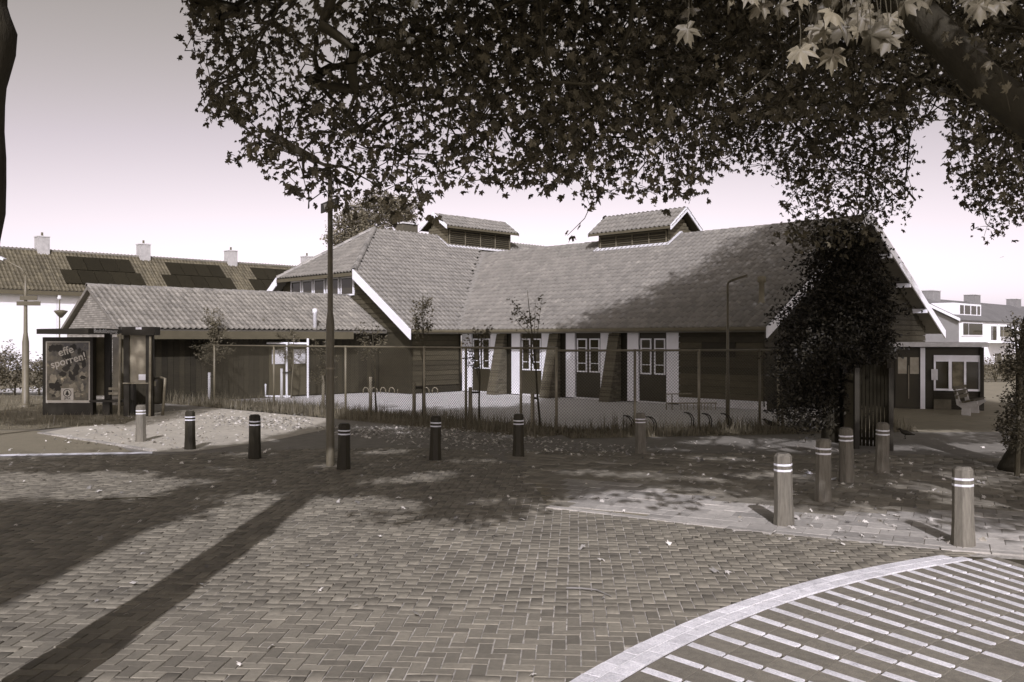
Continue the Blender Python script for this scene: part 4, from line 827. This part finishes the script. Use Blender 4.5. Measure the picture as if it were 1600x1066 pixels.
TB = dict(trunk=[(6.9,6.2,-.05),(6.9,6.2,.4),(6.85,6.2,2),(6.7,6.2,3.2),(6.5,6.2,4.4),(6.2,6.2,6.0),(5.6,6,8)], tr=[.5,.42,.38,.36,.33,.28,.2], ells=[ell((3.2,10,5.6),(4.0,3.0,2.6)), ell((3.6,6.4,8.0),(6.6,7.0,5.2)), ell((3.4,2.5,11),(6,6.5,4.5)), ell((4.4,4.0,4.6),(4.5,3.5,1.8))])
TD = dict(trunk=[(-12.6,8,-.05),(-12.6,8,.4),(-12.5,8,3),(-12.3,8.2,6),(-12,8.5,8)], tr=[.45,.36,.3,.25,.2], ells=[ell((-11.6,9.5,11.5),(4.2,4.2,4.6))])
TC = dict(trunk=[(8.28,14.3,-.05),(8.3,14.3,.35),(8.42,14.3,2.2),(8.75,14.2,4.2),(8.9,14.0,7),(8.8,13.8,10)], tr=[.5,.33,.27,.26,.24,.2], ells=[ell((8.0,14,12.5),(8.6,6.5,9.0)), ell((6.6,16,6.2),(4.2,3.6,4.6)), ell((3.5,15,11.5),(3.6,5,4)), ell((12,12,11),(4.5,5,5))])
LIMBS = {1: [[(6.8,6.3,2.7),(5.4,6.7,3.15),(4.3,6.9,3.6),(3.75,7.0,4.05),(3.2,7.1,4.7),(2.5,7.3,5.6),(1.2,7.6,6.6)],[(6.2,6.2,5.9),(4.6,6.6,6.8),(2.6,7.4,7.4),(1.0,8.4,7.6)]],
         0: [[(-2.6,4.6,6.0),(-1.6,6.0,6.6),(-.6,7.6,6.4),(.3,9.0,6.0)],[(-2.6,4.6,6.2),(-4.6,4.4,7.4),(-7,3.8,8.2)]],
         3: [[(-12.3,8.2,6),(-11,8.8,8),(-10,9.5,9.5)]],
         2: [[(8.8,14.2,4.6),(7.8,14.8,6.0),(6.4,15.6,6.9)],[(8.9,14,7),(6.2,14.5,9),(4.2,15,11)],[(8.9,14,7),(10.2,14.5,9.5),(12.5,14.5,11)]]}
LR = {1: [[.22,.19,.165,.15,.135,.11,.07],[.16,.13,.1,.07]], 0: [[.16,.13,.1,.07],[.15,.12,.08]], 3: [[.12,.1,.06]], 2: [[.12,.1,.07],[.13,.1,.07],[.13,.1,.07]]}
LABT = ['big plane tree whose leaning trunk stands at the left edge of the square', 'big plane tree whose thick limb and bright leaves hang in from the upper right', 'tall plane tree with hanging sprays, rooted at the right edge behind the large bollard', 'plane tree beside the bus stop, out to the left, shading the shelter']
DENS = [(10.5, 3.9), (9, 4.1), (6.6, 3.5), (2, 3.6)]    # clusters per cubic metre in view / out of view
for ti, T in enumerate((TA, TB, TC, TD)):
    base = Vector((T['trunk'][1][0], T['trunk'][1][1], 0)); t = thing('plane_tree', LABT[ti], 'tree', base, 'plane trees round the square')
    # trunk with bumps
    tp = []; trr = []
    for (a, ra), (c, rc) in zip(zip(T['trunk'], T['tr']), zip(T['trunk'][1:], T['tr'][1:])):
        nq = max(2, int(abs(c[2]-a[2])/.12))
        for q in range(nq):
            tp.append(tuple(np.array(a)+(np.array(c)-np.array(a))*q/nq)); trr.append((ra+(rc-ra)*q/nq)*(1+random.gauss(0, .02)))
    tb_ = MB(); tb_.tube(tp, trr, 22)
    for i, v in enumerate(tb_.v):          # knobbly bark
        k_ = 1+.035*math.sin(v[2]*7+math.atan2(v[1]-base.y, v[0]-base.x)*3)+random.gauss(0, .012); c0 = Vector(tp[i//22]); v2 = c0+(Vector(v)-c0)*k_; tb_.v[i] = tuple(v2)
    tb_.build('trunk', m_bark, t, True)
    nodes = [np.array(p) for p in T['trunk'][2:]]; par = [max(i-1, 0) for i in range(len(nodes))]; fixed = len(nodes)
    for lp_, lr_ in zip(LIMBS[ti], LR[ti]):
        MB().tube(lp_, lr_, 9).build('limb', m_bark, t, True)
        for a, c in zip(lp_[:-1], lp_[1:]):
            for q in (0, .33, .66): nodes.append(np.array(a)+(np.array(c)-np.array(a))*q)
        nodes.append(np.array(lp_[-1]))
    fixed = len(nodes)
    pts = []
    for (c, r) in T['ells']:
        vol = 8*r.prod(); 
        for dens, vis in ((DENS[ti][0], True), (DENS[ti][1], False)):
            n = int(vol*dens); P = c+(rng.random((n, 3))*2-1)*r; q = (((P-c)/r)**2).sum(1); P = P[q < 1]
            px, py = proj(P); fr = (P[:,1] > .6) & (px > -20) & (px < 1620) & (py > -20)
            P = P[fr] if vis else P[~fr]
            P = P[accept(P)]; 
            if not vis:
                xg = P[:,0]; yg = P[:,1]+P[:,2]/TAN; P = P[~((xg > 3.2) & (yg < 15.5) & (rng.random(len(P)) < .42))]
            pts.append(P)
    C = np.concatenate(pts)
    # skeleton: connect every twig to the nearest wood already grown
    root = np.array(T['trunk'][-2]); C = C[np.argsort(np.linalg.norm(C-root, axis=1))]
    allp = np.zeros((fixed+len(C), 3)); allp[:fixed] = nodes; parent_ = np.full(fixed+len(C), -1); cnt = np.zeros(fixed+len(C)); depth_ = np.zeros(fixed+len(C))
    for i, c in enumerate(C):
        k = fixed+i; dv = allp[:k]-c; dd = np.sqrt((dv**2).sum(1))+.0*depth_[:k]; dd += np.where(dv[:,2] < -.3, .25, 0); j = int(np.argmin(dd)); allp[k] = c; parent_[k] = j; depth_[k] = depth_[j]+1
    for k in range(len(allp)-1, fixed-1, -1): cnt[k] += 1; cnt[parent_[k]] += cnt[k] if parent_[k] >= fixed else 0
    ks = np.arange(fixed, len(allp)); A_ = allp[parent_[ks]]; B_ = allp[ks]; ln = np.linalg.norm(B_-A_, axis=1); pxm, pym = proj((A_+B_)/2); ok = (ln < 2.4) & (ln > .01) & ~((ln > .4) & (pxm > 0) & (pxm < 1600) & (pym > 0) & ((A_+B_)[:,1] > 1) & ~inpoly(pxm, np.minimum(pym, 599), CAN))
    A_, B_, rad = A_[ok], B_[ok], np.minimum(.0035*np.sqrt(cnt[ks][ok])+.0015, .05)
    d_ = (B_-A_)/np.linalg.norm(B_-A_, axis=1)[:,None]; x_ = np.cross(d_, np.array((.31,.2,.93))); x_ /= np.linalg.norm(x_, axis=1)[:,None]; y_ = np.cross(d_, x_)
    mid_ = (A_+B_)/2+rng.normal(0, .04, A_.shape)*np.minimum(1, ln[ok])[:,None]
    rings = []
    for Pp, rr_ in ((A_, rad*1.15), (mid_, rad), (B_, rad*.7)):
        for a in (0, 2.094, 4.189): rings.append(Pp+(x_*math.cos(a)+y_*math.sin(a))*rr_[:,None])
    V3 = np.stack(rings, 1); tf = np.array([(r*3+k, r*3+(k+1) % 3, r*3+3+(k+1) % 3, r*3+3+k) for r in (0, 1) for k in range(3)])
    Ff = (tf[None]+(np.arange(len(A_))*9)[:,None,None]).reshape(-1, 4)
    o = link('branches', mesh_np('branches', V3.reshape(-1, 3), Ff), m_twig, t); o['kind'] = 'stuff'
    # leaves round the end of every twig
    nl = 12; Cx = np.repeat(C, nl, 0); off = rng.normal(0, 1, Cx.shape)*np.array((.26,.26,.2)); off[:,2] -= .06; Lp = Cx+off
    Lp = Lp[accept(Lp, 5, .2)]
    px, py = proj(Lp); fr = (Lp[:,1] > .6) & (px > -40) & (px < 1640) & (py > -40)
    size = np.clip(rng.normal(.067, .018, len(Lp)), .03, .1)*np.where(fr, 1, 1.6)
    # near leaves only in the bright upper right bunch
    Mx = leaf_mats(len(Lp), size)
    app = np.where(fr & (px > 0) & (px < 1600) & (py > 0), size/Lp[:,1], 0); od = np.argsort(-app); nr_ = (300, 270, 0, 0)[ti]
    sing = od[:nr_]; mask = np.ones(len(Lp), bool); mask[sing] = False
    lm = bpy.data.meshes.get('leaf') or bpy.data.meshes.new('leaf')
    if not lm.vertices: lm.from_pydata(LFULL[0], [], LFULL[1])
    for i in sing: part_at('leaf', lm, m_leaf_o, t, Lp[i], Matrix(Mx[i].tolist()))
    a = mask & fr; o = link('crown', instances('crown', *LFULL, Mx[a], Lp[a]), m_leaf, t); o['kind'] = 'stuff'
    a = mask & ~fr; o = link('crown', instances('crown', *LLOW, Mx[a]*1.12, Lp[a]), m_leaf, t); o['kind'] = 'stuff'
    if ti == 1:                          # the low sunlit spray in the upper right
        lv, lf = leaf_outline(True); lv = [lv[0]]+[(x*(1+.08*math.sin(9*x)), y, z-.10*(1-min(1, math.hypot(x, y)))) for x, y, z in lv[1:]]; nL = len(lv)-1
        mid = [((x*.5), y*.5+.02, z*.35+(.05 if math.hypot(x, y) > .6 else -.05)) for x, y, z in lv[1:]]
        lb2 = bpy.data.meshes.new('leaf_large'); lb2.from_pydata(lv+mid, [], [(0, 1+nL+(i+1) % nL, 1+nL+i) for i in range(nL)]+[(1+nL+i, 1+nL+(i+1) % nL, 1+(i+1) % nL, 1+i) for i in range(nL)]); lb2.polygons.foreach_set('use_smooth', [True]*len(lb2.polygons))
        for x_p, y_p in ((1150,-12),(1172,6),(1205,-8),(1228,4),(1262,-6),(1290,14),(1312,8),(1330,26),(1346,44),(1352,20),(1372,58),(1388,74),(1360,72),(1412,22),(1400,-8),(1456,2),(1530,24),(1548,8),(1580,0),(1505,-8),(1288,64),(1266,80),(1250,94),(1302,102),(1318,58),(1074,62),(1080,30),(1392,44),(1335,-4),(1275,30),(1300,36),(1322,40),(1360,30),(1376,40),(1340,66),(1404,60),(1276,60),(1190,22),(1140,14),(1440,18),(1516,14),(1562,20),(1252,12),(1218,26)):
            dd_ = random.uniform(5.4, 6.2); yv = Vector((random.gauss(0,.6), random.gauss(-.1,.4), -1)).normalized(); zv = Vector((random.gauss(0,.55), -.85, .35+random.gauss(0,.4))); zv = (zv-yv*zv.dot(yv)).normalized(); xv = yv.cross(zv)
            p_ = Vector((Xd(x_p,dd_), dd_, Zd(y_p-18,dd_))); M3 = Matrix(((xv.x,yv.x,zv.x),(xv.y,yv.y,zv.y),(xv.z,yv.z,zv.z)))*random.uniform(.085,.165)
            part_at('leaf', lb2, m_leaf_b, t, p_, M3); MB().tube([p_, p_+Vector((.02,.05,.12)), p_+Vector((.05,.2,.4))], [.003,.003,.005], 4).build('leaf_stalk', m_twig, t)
    open('/tmp/trees.txt','a').write(f'{ti} clusters {len(C)} in {int(fr.sum())} out {int((~fr).sum())}\n')
    print('TREE', ti, 'clusters', len(C), 'leaves in view', int(fr.sum()), 'out', int((~fr).sum()))
LEAF2 = ([(0,0,0),(.28,.4,-.06),(0,.5,.04),(-.28,.4,-.06),(0,1,-.1)], [(0,1,2),(0,2,3),(1,4,2),(2,4,3)])
def blob_tree(t, blobs, n, size, m, name='crown', hang=.2, shell=.75):
    Vv = np.array([r[0]*r[1]*r[2] for c, r in blobs]); P = []
    for (c, r), k in zip(blobs, (Vv/Vv.sum()*n).astype(int)):
        v = rng.normal(0, 1, (k, 3)); v /= np.linalg.norm(v, axis=1)[:,None]; rr_ = (rng.random(k)**(1/3))*(1-shell)+shell*rng.random(k)**.35
        lump = 1+.14*rng.normal(0, 1, k)+.3*np.sin(v[:,0]*6+c[0]*3)*np.sin(v[:,1]*5+c[1])+.2*np.sin(v[:,2]*7+c[2]*5); P.append(np.array(c)+v*(rr_*lump)[:,None]*np.array(r))
    P = np.concatenate(P); M = leaf_mats(len(P), size*(.6+.8*rng.random(len(P))), hang)
    o = link(name, instances(name, *LEAF2, M, P), m, t); o['kind'] = 'stuff'; return o
# dark evergreen before the gable
B_ = Vector((6.55,18.4,0)); t = thing('evergreen_tree', 'dark ivy clad evergreen in front of the right gable', 'tree', B_)
MB().tube([B_-Z_*.05, B_+Vector((.02,0,1)), B_+Vector((.0,0,2.4)), B_+Vector((-.05,0,3.6))], [.2,.16,.13,.06], 10).build('trunk', m_bark, t, True); MB().tube([B_+Vector((.25,.2,-.05)), B_+Vector((.22,.1,1.2)), B_+Vector((.4,0,2.6))], [.12,.1,.05], 8).build('trunk', m_bark, t, True)
pz_ = lambda px, py, d=18.4: (Xd(px,d), d, Zd(py,d))
blob_tree(t, [(pz_(1315,440),(.95,.9,.75)), (pz_(1270,500),(.75,.8,.6)), (pz_(1350,490),(.75,.8,.6)), (pz_(1300,540),(1.0,.9,.65)), (pz_(1245,590),(.5,.7,.65)), (pz_(1290,610),(.75,.7,.6)), (pz_(1330,390),(.55,.6,.5)), (pz_(1310,370),(.8,.6,.35)), (pz_(1262,655),(.55,.5,.3)), (pz_(1360,545),(.5,.6,.4)), (pz_(1378,450),(.3,.5,.4)), (pz_(1378,535),(.35,.5,.3)), (pz_(1240,545),(.4,.5,.35)), (pz_(1225,640),(.35,.4,.25)), (pz_(1350,400),(.4,.5,.35)), (pz_(1290,400),(.4,.4,.3))], 30000, .078, m_bush)
# shoots at the foot of the right plane tree
B_ = Vector((7.75,13.75,0)); t = thing('shrub', 'leafy shrub growing against the trunk at the right edge', 'shrub', B_)
MB().tube([B_, B_+Vector((.05,0,1.4)), B_+Vector((-.05,0,2.4))], [.04,.03,.01], 6).build('stem', m_twig, t)
q_ = lambda px, py, d=13.75: (Xd(px,d), d, Zd(py,d))
blob_tree(t, [(q_(1597,520),(.22,.3,.3)), (q_(1590,570),(.28,.3,.3)), (q_(1592,630),(.25,.3,.3)), (q_(1578,665),(.22,.3,.22)), (q_(1583,690),(.18,.3,.16))], 3200, .05, leafmat('shade-toned shrub leaf', .06, trans=.2, rnd=.5))  # darker copy of the shrub leaf, shade put into its colour
# shrub and hedge in the background
def bush(label, px, d, w_, h, n, m, name='shrub', cat='shrub', sz=.09):
    c_ = Vector((Xd(px,d), d, 0)); t = thing(name, label, cat, c_); b = MB()
    for k in range(5): b.tube([c_, c_+Vector((random.uniform(-.3,.3)*w_,random.uniform(-.2,.2),h*.8))], [.03,.008], 5)
    b.build('stem', m_twig, t); blob_tree(t, [((c_.x+random.uniform(-.5,.5)*w_, d+random.uniform(-.3,.3), h*random.uniform(.35,.7)), (w_*.35, .5, h*.38)) for k in range(6)], n, sz, m, 'foliage')
bush('pale wispy shrub before the apartment block', 1556, 44, 1.4, 1.3, 2500, m_shrub); bush('low pale shrub behind the bench', 1585, 46, 1.6, 1.5, 2500, m_shrub)
hg = thing('hedge', 'loose leafy hedge behind the bus shelter', 'hedge', (-20,34,0)); [MB().tube([(x,33.5,0),(x+.1,33.5,1.3)], [.04,.015], 5).build('stem', m_twig, hg) for x in np.arange(-24,-14,.9)]
blob_tree(hg, [((x, 33.5+random.uniform(-.3,.3), .85+random.uniform(-.1,.25)), (.75, .7, .75+random.uniform(-.1,.25))) for x in np.arange(-24,-13.5,.75)], 22000, .1, m_shrub, 'foliage')
B_ = Vector((-8.9, 62, 0)); t = thing('background_tree', 'pale leafy tree rising behind the hall roof beside the lamp post', 'tree', B_); MB().tube([B_, B_+Z_*7], [.3,.12], 8).build('trunk', m_bark, t)
k_ = lambda px, py, d=62: (Xd(px,d), d, Zd(py,d))
blob_tree(t, [(k_(592,318),(1.3,1.3,1.0)), (k_(555,345),(1.4,1.4,1.2)), (k_(620,330),(1.5,1.4,1.2)), (k_(535,375),(1.3,1.3,1.3)), (k_(580,370),(2.2,1.5,1.6)), (k_(632,335),(.7,.7,.7)), (k_(575,430),(2.2,1.5,1.6))], 26000, .17, m_backtree)
# saplings with stakes
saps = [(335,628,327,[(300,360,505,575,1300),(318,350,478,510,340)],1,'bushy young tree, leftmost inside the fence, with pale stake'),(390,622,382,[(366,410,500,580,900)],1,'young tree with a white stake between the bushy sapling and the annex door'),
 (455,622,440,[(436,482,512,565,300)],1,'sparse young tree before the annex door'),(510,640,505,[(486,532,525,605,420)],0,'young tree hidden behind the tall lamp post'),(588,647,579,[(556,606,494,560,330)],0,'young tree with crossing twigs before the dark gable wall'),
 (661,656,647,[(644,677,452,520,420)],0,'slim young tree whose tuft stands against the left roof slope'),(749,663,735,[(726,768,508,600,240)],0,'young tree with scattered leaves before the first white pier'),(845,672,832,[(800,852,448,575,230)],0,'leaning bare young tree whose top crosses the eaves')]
for px, py, sx_, bl, lit, lab in saps:  # lit ones get paler leaves, bark and stake, sunlight put in the colour
    p = G(px, py); d = p.y; t = thing('sapling', lab, 'young tree', p, 'young staked trees along the fence'); x0, x1, y0, y1, n = bl[0]; cx_ = (x0+x1)/2
    top = Vector((Xd(cx_+(0 if px != 845 else -2), d), d, Zd(min(q[2] for q in bl)+6, d)))
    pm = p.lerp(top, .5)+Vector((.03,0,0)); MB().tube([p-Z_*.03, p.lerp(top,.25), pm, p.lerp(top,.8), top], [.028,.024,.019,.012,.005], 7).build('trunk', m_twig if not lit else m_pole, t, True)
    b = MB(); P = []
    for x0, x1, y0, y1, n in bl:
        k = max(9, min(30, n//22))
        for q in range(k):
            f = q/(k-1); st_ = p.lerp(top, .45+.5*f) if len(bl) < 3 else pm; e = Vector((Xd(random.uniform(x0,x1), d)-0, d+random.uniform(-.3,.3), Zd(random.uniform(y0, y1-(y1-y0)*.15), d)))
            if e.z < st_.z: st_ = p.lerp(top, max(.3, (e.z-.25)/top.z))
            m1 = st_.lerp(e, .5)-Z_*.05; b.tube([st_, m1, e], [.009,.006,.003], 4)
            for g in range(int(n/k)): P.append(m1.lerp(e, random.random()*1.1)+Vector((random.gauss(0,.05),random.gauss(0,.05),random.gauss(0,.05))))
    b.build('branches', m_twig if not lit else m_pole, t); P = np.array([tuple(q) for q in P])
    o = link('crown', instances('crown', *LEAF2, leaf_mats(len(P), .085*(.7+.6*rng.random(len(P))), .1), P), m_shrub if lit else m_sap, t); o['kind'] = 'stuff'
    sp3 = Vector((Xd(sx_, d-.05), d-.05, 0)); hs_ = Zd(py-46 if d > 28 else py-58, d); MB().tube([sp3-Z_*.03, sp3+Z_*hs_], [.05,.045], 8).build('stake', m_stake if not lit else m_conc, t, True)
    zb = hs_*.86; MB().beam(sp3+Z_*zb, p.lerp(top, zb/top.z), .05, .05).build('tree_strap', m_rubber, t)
# ------------------------------------------------------------------ litter of leaves on the paving
P = []
def strew(poly, n):
    p_ = np.array(poly); lo, hi = p_.min(0), p_.max(0); q = lo+rng.random((n*3, 2))*(hi-lo); q = q[inpoly(q[:,0], q[:,1], poly)][:n]; P.append(q)
gp = lambda *a: [tuple(G(x, y).xy) for x, y in a]
strew(gp((60,690),(240,640),(470,645),(500,668),(280,705)), 700); strew(gp((330,650),(490,655),(480,672),(330,668)), 500); strew(gp((490,668),(700,668),(900,690),(1000,700),(980,716),(640,700)), 800); strew(gp((490,664),(700,666),(860,684),(860,694),(690,690),(500,680)), 500)
strew(gp((0,700),(1600,700),(1600,860),(900,800),(0,800)), 420); strew(gp((1000,690),(1250,690),(1600,760),(1600,800),(1000,760)), 260); strew(gp((100,1060),(0,800),(900,800),(1500,860),(1200,900),(880,1066)), 46); strew(gp((1180,835),(1340,770),(1500,850),(1300,870)), 60)
P = np.concatenate(P); n = len(P); M = rotz(rng.random(n)*6.28); cu = rng.normal(0, .35, (n, 2)); M[:,2,0] += cu[:,0]; M[:,2,1] += cu[:,1]; M *= (.03+.045*rng.random(n)**2)[:,None,None]
o = link('fallen_leaves', instances('fallen_leaves', *LLOW, M, np.concatenate([P, .018+.012*rng.random((n,1))], 1)), m_litter); tag(o, 'dry leaves scattered over the paving', 'leaves', kind='stuff')
for (x0, y0, x1, y1, lab, m) in ((163,782,246,781,'thin dark bent twig lying on the shaded bricks', m_twig),(885,921,955,934,'pale straw lying on the sunny bricks', m_litter)):
    a, c = G(x0,y0), G(x1,y1); tag(MB().tube([a+Z_*.012, a.lerp(c,.35)+Vector((0,.06,.016)), a.lerp(c,.7)+Vector((0,.09,.018)), c+Z_*.012], [.008,.009,.007,.004], 6).build('twig', m), lab, 'twig')
for k, (x, y, lab) in enumerate(((1263,742,'crumpled white paper between the bollards before the gate'),(1302,752,'torn white paper scrap at the foot of the half shaded bollard'))):
    c_ = G(x, y); vs = [c_+Vector((random.uniform(-.11,.11), random.uniform(-.09,.09), random.uniform(.006,.06))) for _ in range(9)]
    tag(MB().add(vs, [(0,1,2),(1,2,3),(2,3,4),(3,4,5),(4,5,6),(5,6,7),(6,7,8),(0,4,8)]).build('paper_scrap', m_white), lab, 'litter')
